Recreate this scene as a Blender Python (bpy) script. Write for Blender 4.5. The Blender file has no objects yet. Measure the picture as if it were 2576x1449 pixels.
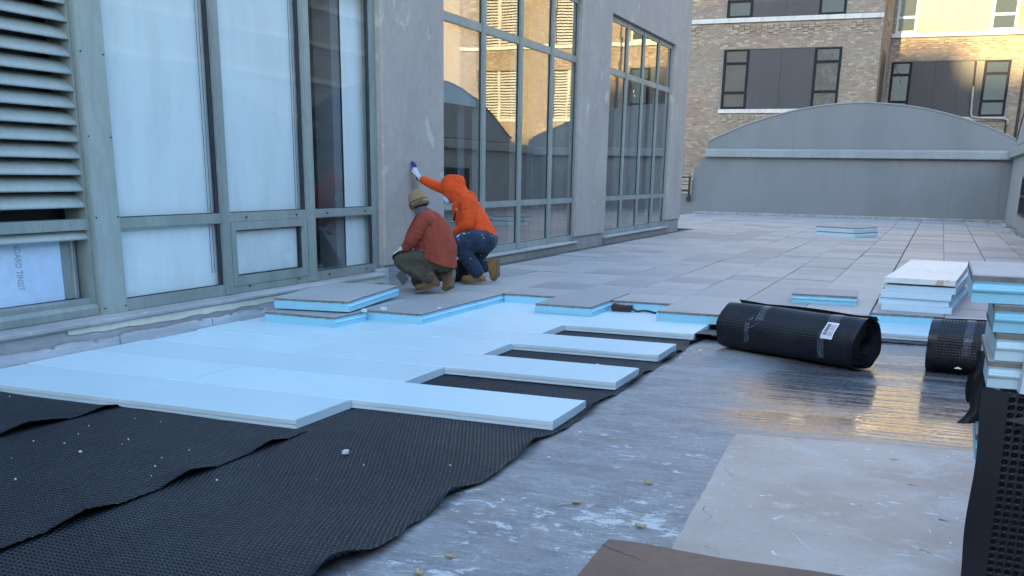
import bpy, bmesh, math, random
import numpy as np
from mathutils import Vector, Matrix

random.seed(7); rng = np.random.default_rng(7)
S = bpy.context.scene; COL = S.collection

# ------------------------------------------------------------------ camera
cam = bpy.data.cameras.new('camera'); camo = bpy.data.objects.new('camera', cam); COL.objects.link(camo)
RT = Vector((0.9257348, 0.3778124, 0.0165208)); UP = Vector((-0.1208598, 0.2541767, 0.9595765)); FW = Vector((-0.3583407, 0.8903101, -0.2809625))
mw = Matrix.Identity(4)
for i in range(3):
    mw[i][0] = RT[i]; mw[i][1] = UP[i]; mw[i][2] = -FW[i]
mw[2][3] = 1.40
camo.matrix_world = mw
cam.sensor_fit = 'HORIZONTAL'; cam.sensor_width = 36.0
cam.lens = 36.0 * 2554.58 / 2576.0
cam.shift_y = (1185.135 - 724.5) / 2576.0
cam.clip_start = 0.05; cam.clip_end = 600
S.camera = camo

# ------------------------------------------------------------------ light: sun low behind the viewpoint, terrace lies in the shade
SUN_DIR = Vector((0.066, 1.0, -0.269)).normalized()      # the way the light travels
elev = math.asin(-SUN_DIR.z)
to = -SUN_DIR
rotz = math.atan2(to.x, to.y)
wd = bpy.data.worlds.new('World'); S.world = wd; wd.use_nodes = True
nt = wd.node_tree; bg = nt.nodes['Background']
sky = nt.nodes.new('ShaderNodeTexSky'); sky.sky_type = 'NISHITA'; sky.sun_disc = False
sky.sun_elevation = elev; sky.sun_rotation = rotz; sky.altitude = 60
sky.air_density = 1.0; sky.dust_density = 0.5; sky.ozone_density = 1.5
nt.links.new(sky.outputs[0], bg.inputs[0]); bg.inputs[1].default_value = 0.15
sl = bpy.data.lights.new('sun', 'SUN'); sl.energy = 3.0; sl.angle = math.radians(0.4); sl.color = (1.0, 0.73, 0.33)
so = bpy.data.objects.new('sun', sl); COL.objects.link(so)
so.rotation_euler = SUN_DIR.to_track_quat('-Z', 'Y').to_euler()
S.view_settings.view_transform = 'Standard'; S.view_settings.look = 'None'
S.view_settings.exposure = 2.78; S.view_settings.gamma = 1.0; S.view_settings.use_curve_mapping = False
S.view_settings.use_white_balance = True; S.view_settings.white_balance_temperature = 6600; S.view_settings.white_balance_tint = 8
S.render.engine = 'CYCLES'

# ------------------------------------------------------------------ naming helpers
def tag(o, label=None, cat=None, group=None, kind=None):
    if label: o['label'] = label
    if cat: o['category'] = cat
    if group: o['group'] = group
    if kind: o['kind'] = kind
    return o
def empty(name, loc=(0, 0, 0), rz=0.0):
    o = bpy.data.objects.new(name, None); COL.objects.link(o); o.location = loc; o.rotation_euler = (0, 0, rz)
    o.empty_display_size = 0.2
    return o
def link(name, me, parent=None, loc=None, rot=None):
    o = bpy.data.objects.new(name, me); COL.objects.link(o)
    if parent: o.parent = parent
    if loc is not None: o.location = loc
    if rot is not None: o.rotation_euler = rot
    return o

class MB:
    """collects shapes into one mesh"""
    def __init__(self): self.v = []; self.f = []; self.m = []; self.sm = []
    def add(self, vs, fs, mi=0, sm=False):
        o = len(self.v); self.v += [tuple(p) for p in vs]
        self.f += [tuple(i + o for i in f) for f in fs]; self.m += [mi] * len(fs); self.sm += [sm] * len(fs)
        return self
    def box(self, x0, y0, z0, x1, y1, z1, mi=0, T=None):
        vs = [(x0,y0,z0),(x1,y0,z0),(x1,y1,z0),(x0,y1,z0),(x0,y0,z1),(x1,y0,z1),(x1,y1,z1),(x0,y1,z1)]
        if T: vs = [T @ Vector(p) for p in vs]
        return self.add(vs, [(0,3,2,1),(4,5,6,7),(0,1,5,4),(1,2,6,5),(2,3,7,6),(3,0,4,7)], mi)
    def cbox(self, x0, y0, z0, x1, y1, z1, c=0.004, mi=0, T=None):
        """box with chamfered top edges and vertical edges"""
        vs = []
        for z, k in ((z0, c), (z1 - c, c), (z1, 2 * c)):
            a, b, d, e = x0, x1, y0, y1
            if z == z1:
                vs += [(a+c,d+c,z),(b-c,d+c,z),(b-c,e-c,z),(a+c,e-c,z)]
            else:
                vs += [(a,d,z),(b,d,z),(b,e,z),(a,e,z)]
        if T: vs = [T @ Vector(p) for p in vs]
        fs = [(0,3,2,1),(8,9,10,11)]
        for r in (0, 4):
            for i in range(4):
                j = (i + 1) % 4; fs.append((r+i, r+j, r+4+j, r+4+i))
        return self.add(vs, fs, mi)
    def prism(self, prof, axis, a, b, mi=0, sm=False, caps=True):
        """extrude a closed 2d profile along axis between a and b"""
        n = len(prof); vs = []
        for t in (a, b):
            for p, q in prof:
                vs.append({'x': (t, p, q), 'y': (p, t, q), 'z': (p, q, t)}[axis])
        fs = [(i, (i+1) % n, n + (i+1) % n, n + i) for i in range(n)]
        self.add(vs, fs, mi, sm)
        if caps: self.add(vs, [tuple(range(n))[::-1], tuple(range(n, 2*n))], mi)
        return self
    def tube(self, pts, r, n=8, mi=0, sm=True, caps=True):
        pts = [Vector(p) for p in pts]; rs = r if isinstance(r, (list, tuple)) else [r] * len(pts)
        rings = []
        ref = None
        for i, p in enumerate(pts):
            t = (pts[min(i+1, len(pts)-1)] - pts[max(i-1, 0)]).normalized()
            if ref is None or abs(ref.dot(t)) > 0.95:
                ref = Vector((0, 0, 1)) if abs(t.z) < 0.9 else Vector((1, 0, 0))
            u = t.cross(ref).normalized(); w = t.cross(u); ref = w.cross(t) * 1.0
            ref = -w if False else ref
            rings.append([p + (u * math.cos(2*math.pi*k/n) + w * math.sin(2*math.pi*k/n)) * rs[i] for k in range(n)])
            ref = Vector((0, 0, 1)) if abs(t.z) < 0.9 else Vector((1, 0, 0))
        vs = [q for rg in rings for q in rg]; fs = []
        for i in range(len(pts)-1):
            for k in range(n):
                fs.append((i*n+k, i*n+(k+1) % n, (i+1)*n+(k+1) % n, (i+1)*n+k))
        self.add(vs, fs, mi, sm)
        if caps: self.add(vs, [tuple(range(n))[::-1], tuple(range((len(pts)-1)*n, len(pts)*n))], mi)
        return self
    def mesh(self, name, mats):
        me = bpy.data.meshes.new(name); me.from_pydata(self.v, [], self.f)
        for m in (mats if isinstance(mats, (list, tuple)) else [mats]): me.materials.append(m)
        me.polygons.foreach_set('material_index', self.m); me.polygons.foreach_set('use_smooth', self.sm)
        bm = bmesh.new(); bm.from_mesh(me); bmesh.ops.recalc_face_normals(bm, faces=bm.faces); bm.to_mesh(me); bm.free()
        me.update(); return me
    def build(self, name, mats, parent=None, loc=None, rot=None):
        return link(name, self.mesh(name, mats), parent, loc, rot)

def grid_mesh(name, P, mats, smooth=True, faces_mi=None):
    """P: (n,m,3) array of points -> quad sheet"""
    n, m, _ = P.shape
    me = bpy.data.meshes.new(name)
    me.vertices.add(n*m); me.vertices.foreach_set('co', P.reshape(-1).astype(np.float32))
    idx = np.arange(n*m).reshape(n, m)
    q = np.stack([idx[:-1, :-1], idx[1:, :-1], idx[1:, 1:], idx[:-1, 1:]], -1).reshape(-1, 4)
    me.loops.add(q.size); me.loops.foreach_set('vertex_index', q.reshape(-1).astype(np.int32))
    me.polygons.add(len(q)); me.polygons.foreach_set('loop_start', (np.arange(len(q)) * 4).astype(np.int32))
    me.polygons.foreach_set('use_smooth', np.full(len(q), smooth))
    for mm in (mats if isinstance(mats, (list, tuple)) else [mats]): me.materials.append(mm)
    me.update(calc_edges=True); me.validate()
    return me

# ------------------------------------------------------------------ material helpers
class NT:
    def __init__(self, name):
        self.m = bpy.data.materials.new(name); self.m.use_nodes = True; self.t = self.m.node_tree
        self.b = self.t.nodes['Principled BSDF']; self.tc = self.t.nodes.new('ShaderNodeTexCoord')
    def n(self, ty, **kw):
        x = self.t.nodes.new(ty)
        for k, v in kw.items(): setattr(x, k, v)
        return x
    def l(self, a, b): self.t.links.new(a, b)
    def set(self, x, i, v):
        if hasattr(v, 'is_output') or isinstance(v, bpy.types.NodeSocket): self.l(v, x.inputs[i])
        else: x.inputs[i].default_value = v
    def co(self, scale=(1, 1, 1), rot=(0, 0, 0), loc=(0, 0, 0)):
        mp = self.n('ShaderNodeMapping'); self.l(self.tc.outputs['Object'], mp.inputs[0])
        mp.inputs['Scale'].default_value = scale; mp.inputs['Rotation'].default_value = rot; mp.inputs['Location'].default_value = loc
        return mp.outputs[0]
    def noise(self, scale=5, detail=4, rough=0.55, stretch=(1, 1, 1), dist=0.0, loc=(0, 0, 0), rot=(0, 0, 0)):
        x = self.n('ShaderNodeTexNoise'); self.l(self.co(stretch, rot, loc), x.inputs['Vector'])
        x.inputs['Scale'].default_value = scale; x.inputs['Detail'].default_value = detail
        x.inputs['Roughness'].default_value = rough; x.inputs['Distortion'].default_value = dist
        return x.outputs['Fac']
    def ramp(self, f, a, b):
        x = self.n('ShaderNodeMapRange'); x.interpolation_type = 'SMOOTHSTEP'
        self.set(x, 0, f); x.inputs[1].default_value = a; x.inputs[2].default_value = b
        return x.outputs[0]
    def math(self, op, a, b=0.0):
        x = self.n('ShaderNodeMath', operation=op); self.set(x, 0, a); self.set(x, 1, b); return x.outputs[0]
    def mix(self, f, a, b, mode='MIX'):
        x = self.n('ShaderNodeMix', data_type='RGBA', blend_type=mode)
        self.set(x, 0, f)
        for i, v in ((6, a), (7, b)):
            if isinstance(v, bpy.types.NodeSocket): self.l(v, x.inputs[i])
            else: x.inputs[i].default_value = (*v, 1) if len(v) == 3 else v
        return x.outputs[2]
    def hsv(self, col, val, sat=1.0, hue=0.5):
        x = self.n('ShaderNodeHueSaturation'); self.set(x, 0, hue); self.set(x, 1, sat); self.set(x, 2, val); self.l(col, x.inputs[4]); return x.outputs[0]
    def bump(self, h, s=0.3, d=0.01):
        x = self.n('ShaderNodeBump'); self.l(h, x.inputs['Height']); x.inputs['Strength'].default_value = s; x.inputs['Distance'].default_value = d
        self.l(x.outputs[0], self.b.inputs['Normal']); return x
    def fin(self, col=None, rough=None, spec=None, metal=None):
        if col is not None:
            if isinstance(col, bpy.types.NodeSocket): self.l(col, self.b.inputs['Base Color'])
            else: self.b.inputs['Base Color'].default_value = (*col, 1)
        if rough is not None: self.set(self.b, 'Roughness', rough)
        if spec is not None: self.set(self.b, 'Specular IOR Level', spec)
        if metal is not None: self.set(self.b, 'Metallic', metal)
        return self.m

def simple(name, c1, c2=None, scale=4, rough=0.6, stretch=(1, 1, 1), spots=None, bump=None, spec=0.4, metal=0.0, objvar=0.0, lo=0.35, hi=0.65):
    k = NT(name)
    c2 = c2 or tuple(v * 0.8 for v in c1)
    col = k.mix(k.ramp(k.noise(scale, 5, 0.6, stretch), lo, hi), c1, c2)
    fine = k.noise(scale * 9, 3, 0.6, stretch)
    col = k.mix(k.math('MULTIPLY', k.ramp(fine, 0.35, 0.75), 0.35), col, tuple(v * 0.75 for v in c2))
    if spots:
        sc, th, cc = spots
        col = k.mix(k.ramp(k.noise(sc, 6, 0.65, stretch, 0.6), th, th + 0.05), col, cc)
    if objvar:
        oi = k.n('ShaderNodeObjectInfo')
        v = k.math('ADD', k.math('MULTIPLY', oi.outputs['Random'], objvar), 1.0 - objvar / 2)
        col = k.hsv(col, v)
    if bump: k.bump(k.noise(bump[0], 4, 0.6, stretch), bump[1], bump[2] if len(bump) > 2 else 0.01)
    return k.fin(col, rough, spec, metal)

M = {}
M['stucco'] = simple('painted_stucco', (0.395, 0.348, 0.315), (0.345, 0.306, 0.28), 1.2, 0.75, (1, 1, 0.75), ((2.3, 0.62, (0.46, 0.44, 0.375))), (60, 0.25, 0.004))
def wallpaint():
    k = NT('grey_wall_paint')
    col = k.mix(k.ramp(k.noise(0.7, 5, 0.6, (1, 1, 0.5)), 0.35, 0.65), (0.172, 0.179, 0.182), (0.150, 0.158, 0.162))
    col = k.mix(k.math('MULTIPLY', k.ramp(k.noise(2.4, 5, 0.65, (1.6, 1.6, 0.10), 0.2), 0.54, 0.74), 0.28), col, (0.115, 0.12, 0.122))
    col = k.mix(k.math('MULTIPLY', k.ramp(k.noise(3.1, 6, 0.7, (1.4, 1.4, 0.16), 0.3, (5, 1, 2)), 0.60, 0.70), 0.30), col, (0.235, 0.24, 0.24))
    k.bump(k.noise(40, 4, 0.6), 0.25, 0.006)
    return k.fin(col, 0.8, 0.4)
M['parapet'] = wallpaint()
M['parapet_side'] = simple('sky_lit_wall_paint', (0.25, 0.255, 0.265), (0.22, 0.226, 0.235), 0.7, 0.8, (1, 1, 0.5), None, (40, 0.25, 0.006))  # same paint as the far wall, its stronger sky light put into the colour
M['coping'] = simple('coping_paint', (0.25, 0.262, 0.266), (0.22, 0.23, 0.235), 1.4, 0.7, (1, 1, 1), None, (40, 0.2, 0.004))
M['frame'] = simple('weathered_aluminium', (0.26, 0.30, 0.275), (0.205, 0.24, 0.225), 3.5, 0.5, (1, 1, 0.25), (7, 0.70, (0.36, 0.44, 0.41)), (30, 0.08, 0.003), 0.5)
M['frame_light'] = simple('pale_aluminium_cover', (0.32, 0.365, 0.335), (0.26, 0.30, 0.28), 2.0, 0.38, (1, 1, 0.3), None, (12, 0.05, 0.004), 0.5)
M['gasket'] = simple('dark_gasket', (0.03, 0.033, 0.04), None, 5, 0.6)
M['chrome'] = simple('bright_bead', (0.55, 0.58, 0.60), None, 8, 0.3, metal=0.6)
M['blade'] = simple('louver_paint', (0.36, 0.40, 0.38), (0.30, 0.335, 0.31), 2.5, 0.55, (1, 1, 1), (9, 0.72, (0.42, 0.42, 0.33)), (50, 0.1, 0.003))
M['dark'] = simple('dark_interior', (0.085, 0.09, 0.095), (0.06, 0.062, 0.068), 1.0, 0.9)
M['room'] = simple('office_wall_paint', (0.17, 0.17, 0.185), (0.145, 0.145, 0.155), 0.8, 0.9)
M['shade'] = simple('white_roller_shade', (0.80, 0.795, 0.785), (0.76, 0.755, 0.75), 0.55, 0.8, (1, 1, 0.25))  # soft shadow bands on the shades painted in as faint vertical tone
M['shade_teal'] = simple('grey_green_shade', (0.30, 0.36, 0.36), (0.26, 0.315, 0.32), 0.8, 0.85, (1, 1, 0.2))
M['shade_grey'] = simple('grey_roller_shade', (0.20, 0.215, 0.22), (0.17, 0.18, 0.19), 0.9, 0.85)
M['whiteboard'] = simple('board_with_blue_reflection', (0.50, 0.62, 0.76), (0.46, 0.58, 0.73), 1.5, 0.5)  # board is white; the bluish glass reflection is put into its colour
M['ink'] = simple('grey_ink', (0.30, 0.33, 0.40), None, 5, 0.7)
M['black_ink'] = simple('black_ink', (0.02, 0.02, 0.022), None, 5, 0.6)
M['ledge'] = simple('weathered_ledge', (0.44, 0.43, 0.42), (0.30, 0.295, 0.30), 3.0, 0.7, (1, 0.35, 1), (11, 0.62, (0.50, 0.49, 0.47)), (25, 0.4, 0.006))
M['flash'] = simple('silver_flashing', (0.46, 0.475, 0.50), (0.33, 0.34, 0.365), 5.0, 0.55, (1, 0.25, 2.5), (9, 0.64, (0.42, 0.37, 0.29)), (20, 0.35, 0.006))
M['cream'] = simple('cream_stucco_strip', (0.64, 0.61, 0.51), (0.54, 0.51, 0.43), 3.0, 0.8, (1, 0.5, 1.5), (8, 0.66, (0.34, 0.33, 0.30)), (25, 0.4, 0.006))
M['mortar_base'] = simple('rough_concrete_base', (0.36, 0.34, 0.33), (0.26, 0.25, 0.245), 4, 0.85, (1, 1, 1), (9, 0.62, (0.44, 0.42, 0.40)), (25, 0.5, 0.01))
M['tan_base'] = simple('tan_concrete_curb', (0.30, 0.275, 0.235), (0.22, 0.205, 0.18), 3, 0.85, (1, 0.4, 1), None, (25, 0.5, 0.01))

def foam(name, c1, c2, top=None):
    k = NT(name)
    col = k.mix(k.ramp(k.noise(0.9, 3, 0.5), 0.35, 0.65), c1, c2)
    col = k.mix(k.math('MULTIPLY', k.ramp(k.noise(5, 6, 0.6, (0.25, 1.6, 1), 0.3), 0.58, 0.75), 0.35), col, tuple(min(1, v * 1.15) for v in c1))
    col = k.mix(k.math('MULTIPLY', k.ramp(k.noise(7, 5, 0.7, (1, 1, 1), 0.3, (4, 2, 1)), 0.70, 0.76), 0.3), col, (0.36, 0.40, 0.42))
    oi = k.n('ShaderNodeObjectInfo')
    col = k.hsv(col, k.math('ADD', k.math('MULTIPLY', oi.outputs['Random'], 0.11), 0.945))
    k.bump(k.noise(90, 2, 0.5), 0.15, 0.002)
    return k.fin(col, k.math('ADD', k.math('MULTIPLY', k.noise(3, 4), 0.25), 0.30), 0.35)
M['foam'] = foam('pale_blue_foam', (0.54, 0.68, 0.725), (0.505, 0.66, 0.715))
M['foam_lit_side'] = foam('sky_lit_foam_side', (0.60, 0.70, 0.735), (0.56, 0.67, 0.71))  # board sides made paler: the sky light on them put into the colour
M['foam_pale'] = foam('very_pale_blue_foam', (0.60, 0.75, 0.83), (0.56, 0.72, 0.81))
M['foam_cyan'] = foam('cyan_foam', (0.30, 0.61, 0.73), (0.27, 0.575, 0.71))
M['foam_white'] = foam('white_foam', (0.60, 0.66, 0.69), (0.55, 0.62, 0.66))
M['sun_tinted_foam'] = simple('sun_tinted_white_foam', (0.78, 0.75, 0.71), (0.74, 0.70, 0.66), 1.2, 0.45, (1, 1, 1), (3.2, 0.62, (0.52, 0.42, 0.32)))  # reflected sunlight painted on as a warm tint with brown patches

def topping():
    k = NT('paver_concrete')
    oi = k.n('ShaderNodeObjectInfo'); geo = k.n('ShaderNodeNewGeometry')
    rnd = k.math('FRACT', k.math('ADD', oi.outputs['Random'], k.math('MULTIPLY', geo.outputs['Random Per Island'], 1.0)))
    base = k.mix(k.ramp(rnd, 0.0, 0.85), (0.275, 0.275, 0.29), (0.385, 0.388, 0.388))
    base = k.mix(k.ramp(rnd, 0.86, 0.98), base, (0.41, 0.40, 0.37))
    w = k.noise(0.55, 4, 0.6, (1, 1, 1), 0.4)
    base = k.mix(k.math('MULTIPLY', k.ramp(w, 0.40, 0.70), 0.55), base, (0.37, 0.37, 0.345))
    base = k.mix(k.math('MULTIPLY', k.ramp(k.noise(2.2, 5, 0.65, (1, 1, 1), 0.3, (3, 1, 0)), 0.5, 0.72), 0.35), base, (0.21, 0.205, 0.21))
    base = k.mix(k.math('MULTIPLY', k.ramp(k.noise(160, 2, 0.6), 0.4, 0.7), 0.28), base, (0.17, 0.165, 0.165))
    k.bump(k.noise(120, 3, 0.6), 0.25, 0.003)
    return k.fin(base, 0.55, 0.5)
M['topping'] = topping()
M['topping_edge'] = simple('paver_concrete_edge', (0.25, 0.225, 0.195), (0.17, 0.155, 0.14), 14, 0.9, (1, 1, 1), None, (60, 0.6, 0.006))

def black(name, c=(0.0052, 0.0064, 0.0100), rough=0.42):
    k = NT(name)
    col = k.mix(k.ramp(k.noise(2.2, 5, 0.6), 0.4, 0.7), c, tuple(v * 1.7 for v in c))
    col = k.mix(k.math('MULTIPLY', k.ramp(k.noise(28, 4, 0.7, (1, 1, 1), 0.4), 0.62, 0.80), 0.30), col, (0.045, 0.047, 0.052))
    k.bump(k.noise(150, 2, 0.5), 0.1, 0.002)
    return k.fin(col, k.math('ADD', k.math('MULTIPLY', k.noise(6, 3), 0.25), rough - 0.12), 0.45)
M['mat'] = black('black_dimple_plastic')
M['mat_flat'] = black('black_mat_edge', (0.012, 0.013, 0.017), 0.38)
M['black_metal'] = simple('black_metal', (0.02, 0.021, 0.023), None, 6, 0.45)
M['tape'] = simple('clear_packing_tape', (0.20, 0.22, 0.27), (0.10, 0.11, 0.14), 18, 0.15, (1, 1, 1), None, (40, 0.3, 0.004), 0.6)
tk = M['tape'].node_tree.nodes['Principled BSDF']; tk.inputs['Alpha'].default_value = 0.34
M['label'] = simple('paper_label', (0.78, 0.79, 0.82), (0.72, 0.73, 0.77), 6, 0.6)

def roofdeck():
    k = NT('weathered_roof_membrane')
    st = k.noise(3.0, 9, 0.72, (0.75, 1.5, 1), 0.5)
    col = k.mix(k.ramp(st, 0.36, 0.64), (0.165, 0.165, 0.17), (0.265, 0.268, 0.275))
    fine = k.noise(13, 9, 0.78, (0.6, 1.6, 1), 0.5)
    col = k.mix(k.math('MULTIPLY', k.ramp(fine, 0.46, 0.62), 0.55), col, (0.37, 0.38, 0.39))
    grit = k.noise(48, 6, 0.75, (0.7, 1.4, 1), 0.4, (7, 3, 0))
    col = k.mix(k.math('MULTIPLY', k.ramp(grit, 0.50, 0.66), 0.6), col, (0.105, 0.10, 0.10))
    col = k.mix(k.math('MULTIPLY', k.ramp(k.noise(70, 4, 0.7, (0.8, 1.3, 1), 0.3, (1, 3, 7)), 0.56, 0.68), 0.45), col, (0.46, 0.47, 0.48))
    col = k.mix(k.math('MULTIPLY', k.ramp(k.noise(1.7, 7, 0.7, (1, 1, 1), 0.5, (2, 9, 0)), 0.54, 0.66), 0.6), col, (0.25, 0.205, 0.185))
    col = k.mix(k.math('MULTIPLY', k.ramp(k.noise(2.6, 8, 0.72, (0.7, 1.4, 1), 0.7, (5, 4, 0)), 0.58, 0.66), 0.55), col, (0.20, 0.19, 0.145))
    lines = k.noise(2.2, 5, 0.6, (0.25, 14, 1), 0.8, (2, 2, 5))
    col = k.mix(k.math('MULTIPLY', k.ramp(lines, 0.66, 0.72), 0.4), col, (0.10, 0.10, 0.105))
    # flaking white coating, denser towards the camera end of the deck
    sx = k.n('ShaderNodeSeparateXYZ'); k.l(k.tc.outputs['Object'], sx.inputs[0])
    near = k.ramp(sx.outputs['Y'], 6.6, 3.8)
    fl = k.noise(9.5, 10, 0.76, (0.85, 1.3, 1), 0.5, (1.3, 0.4, 0))
    clus = k.math('MULTIPLY', k.math('SUBTRACT', k.noise(1.15, 4, 0.6, (1, 1.4, 1), 0.4, (6, 6, 1)), 0.5), 0.42)
    fl = k.math('ADD', fl, clus)
    th = k.math('SUBTRACT', 0.70, k.math('MULTIPLY', near, 0.125))
    flm = k.ramp(k.math('SUBTRACT', fl, th), 0.0, 0.03)
    col = k.mix(k.math('MULTIPLY', flm, 0.85), col, (0.56, 0.58, 0.59))
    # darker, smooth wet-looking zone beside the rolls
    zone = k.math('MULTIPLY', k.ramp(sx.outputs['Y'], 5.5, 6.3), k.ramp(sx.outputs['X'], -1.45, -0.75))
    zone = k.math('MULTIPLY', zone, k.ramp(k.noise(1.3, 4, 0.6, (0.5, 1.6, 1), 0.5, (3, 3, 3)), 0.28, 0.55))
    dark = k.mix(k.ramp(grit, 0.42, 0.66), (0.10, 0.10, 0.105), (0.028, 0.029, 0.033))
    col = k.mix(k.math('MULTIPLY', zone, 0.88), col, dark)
    streak = k.noise(5.0, 7, 0.7, (0.22, 4.5, 1), 0.5, (4, 4, 2))
    wet = k.math('ADD', 0.06, k.math('MULTIPLY', k.ramp(k.math('ADD', k.math('MULTIPLY', streak, 0.6), k.math('MULTIPLY', grit, 0.4)), 0.48, 0.56), 0.42))
    r = k.math('ADD', k.math('MULTIPLY', k.math('SUBTRACT', 1.0, zone), k.math('ADD', 0.42, k.math('MULTIPLY', fine, 0.3))), k.math('MULTIPLY', zone, wet))
    h = k.math('ADD', k.math('MULTIPLY', st, 0.5), k.math('ADD', k.math('MULTIPLY', fine, 0.4), k.math('MULTIPLY', flm, 0.25)))
    h = k.math('ADD', h, k.math('MULTIPLY', grit, 0.35))
    h = k.math('MULTIPLY', h, k.math('SUBTRACT', 1.0, k.math('MULTIPLY', zone, 0.86)))
    k.bump(h, 0.26, 0.012)
    return k.fin(col, r, k.math('ADD', 0.45, k.math('MULTIPLY', zone, 0.55)))
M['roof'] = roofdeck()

def patchmat():
    k = NT('old_patch_sheet')
    col = k.mix(k.ramp(k.noise(1.5, 5, 0.6), 0.35, 0.65), (0.43, 0.375, 0.345), (0.355, 0.285, 0.25))
    col = k.mix(k.math('MULTIPLY', k.ramp(k.noise(2.6, 6, 0.68, (1, 1, 1), 0.6, (2, 5, 1)), 0.52, 0.66), 0.6), col, (0.48, 0.49, 0.50))
    sx = k.n('ShaderNodeSeparateXYZ'); k.l(k.tc.outputs['Object'], sx.inputs[0])
    lft = k.ramp(sx.outputs['X'], -0.25, -0.85)
    col = k.mix(k.math('MULTIPLY', lft, k.math('MULTIPLY', k.ramp(k.noise(4.2, 6, 0.7, (1, 1, 1), 0.7, (8, 1, 1)), 0.46, 0.60), 0.55)), col, (0.37, 0.345, 0.255))
    col = k.mix(k.math('MULTIPLY', k.ramp(k.noise(3.5, 6, 0.7, (1, 1, 1), 0.7, (1, 8, 4)), 0.58, 0.66), 0.45), col, (0.47, 0.48, 0.49))
    col = k.mix(k.math('MULTIPLY', k.ramp(k.noise(42, 4, 0.7), 0.5, 0.72), 0.35), col, (0.22, 0.205, 0.20))
    col = k.mix(k.ramp(k.noise(11, 4, 0.6, (1.3, 0.8, 1), 0.9, (3, 3, 1)), 0.69, 0.70), col, (0.66, 0.67, 0.69))
    col = k.mix(k.ramp(k.noise(14, 3, 0.55, (1, 1, 1), 0.6, (9, 1, 1)), 0.735, 0.75), col, (0.07, 0.075, 0.085))
    k.bump(k.noise(25, 5, 0.65), 0.25, 0.006)
    return k.fin(col, 0.52, 0.4)
M['patch'] = patchmat()
M['card'] = simple('brown_fibreboard', (0.20, 0.118, 0.078), (0.155, 0.093, 0.064), 2.0, 0.7, (1, 1, 1), (60, 0.74, (0.26, 0.165, 0.115)), (60, 0.15, 0.003))

def brickmat():
    k = NT('buff_brick')
    geo = k.n('ShaderNodeNewGeometry'); r = geo.outputs['Random Per Island']
    cr = k.n('ShaderNodeValToRGB'); k.l(r, cr.inputs[0]); e = cr.color_ramp; e.interpolation = 'CONSTANT'
    cols = [(0.0, (0.266, 0.204, 0.156)), (0.20, (0.233, 0.179, 0.144)), (0.40, (0.307, 0.241, 0.183)), (0.56, (0.198, 0.147, 0.116)), (0.66, (0.352, 0.284, 0.210)),
            (0.78, (0.263, 0.185, 0.134)), (0.88, (0.415, 0.351, 0.267)), (0.95, (0.168, 0.120, 0.093))]
    e.elements[0].position = 0; e.elements[0].color = (*cols[0][1], 1); e.elements[1].position = cols[1][0]; e.elements[1].color = (*cols[1][1], 1)
    for p, c in cols[2:]:
        q = e.elements.new(p); q.color = (*c, 1)
    soft = k.mix(0.28, cr.outputs[0], (0.262, 0.203, 0.155))
    col = k.mix(k.math('MULTIPLY', k.ramp(k.noise(0.35, 4, 0.6), 0.42, 0.62), 0.55), soft, (0.25, 0.225, 0.185))
    col = k.mix(k.math('MULTIPLY', k.ramp(k.noise(11, 4, 0.6), 0.4, 0.7), 0.3), col, (0.115, 0.09, 0.075))
    return k.fin(col, 0.85, 0.3)
M['brick'] = brickmat()
def brickfar():
    k = NT('buff_brick_far')
    br = k.n('ShaderNodeTexBrick'); mp = k.n('ShaderNodeMapping'); k.l(k.tc.outputs['Object'], mp.inputs[0])
    mp.inputs['Rotation'].default_value = (math.radians(90), 0, 0)
    k.l(mp.outputs[0], br.inputs['Vector'])
    for i, v in (('Color1', (0.33, 0.27, 0.21, 1)), ('Color2', (0.27, 0.215, 0.17, 1)), ('Mortar', (0.32, 0.28, 0.22, 1))): br.inputs[i].default_value = v
    br.inputs['Scale'].default_value = 1.0; br.inputs['Brick Width'].default_value = 0.21; br.inputs['Row Height'].default_value = 0.075; br.inputs['Mortar Size'].default_value = 0.008
    col = k.mix(k.math('MULTIPLY', k.ramp(k.noise(0.35, 4, 0.6), 0.42, 0.62), 0.5), br.outputs[0], (0.25, 0.225, 0.185))
    return k.fin(col, 0.85, 0.3)
M['brick_far'] = brickfar()
M['mortar'] = simple('lime_mortar', (0.20, 0.18, 0.15), (0.165, 0.147, 0.125), 2, 0.9)
M['stone'] = simple('pale_sill_stone', (0.50, 0.48, 0.45), (0.43, 0.415, 0.39), 2, 0.8, objvar=0.12)
M['win_frame'] = simple('dark_window_frame', (0.013, 0.014, 0.019), None, 4, 0.6, spec=0.15)
M['panel'] = simple('charcoal_panel', (0.038, 0.039, 0.045), (0.032, 0.033, 0.038), 0.7, 0.42, (1, 1, 0.4), objvar=0.15)
M['panel_light'] = simple('grey_infill_panel', (0.085, 0.085, 0.09), (0.075, 0.075, 0.08), 0.7, 0.45, objvar=0.1)
M['slat'] = simple('pale_louver_slat', (0.48, 0.46, 0.41), None, 3, 0.6)
M['pipe'] = simple('pale_pipe', (0.34, 0.335, 0.32), None, 4, 0.5)
M['concrete'] = simple('plain_concrete', (0.27, 0.265, 0.26), (0.22, 0.215, 0.21), 0.5, 0.9)
M['blocker_wall'] = simple('added_blocker_wall', (0.30, 0.27, 0.24), (0.26, 0.235, 0.21), 0.3, 0.9)
M['ground'] = simple('street_asphalt', (0.06, 0.06, 0.062), (0.045, 0.045, 0.047), 0.4, 0.9)

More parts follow.
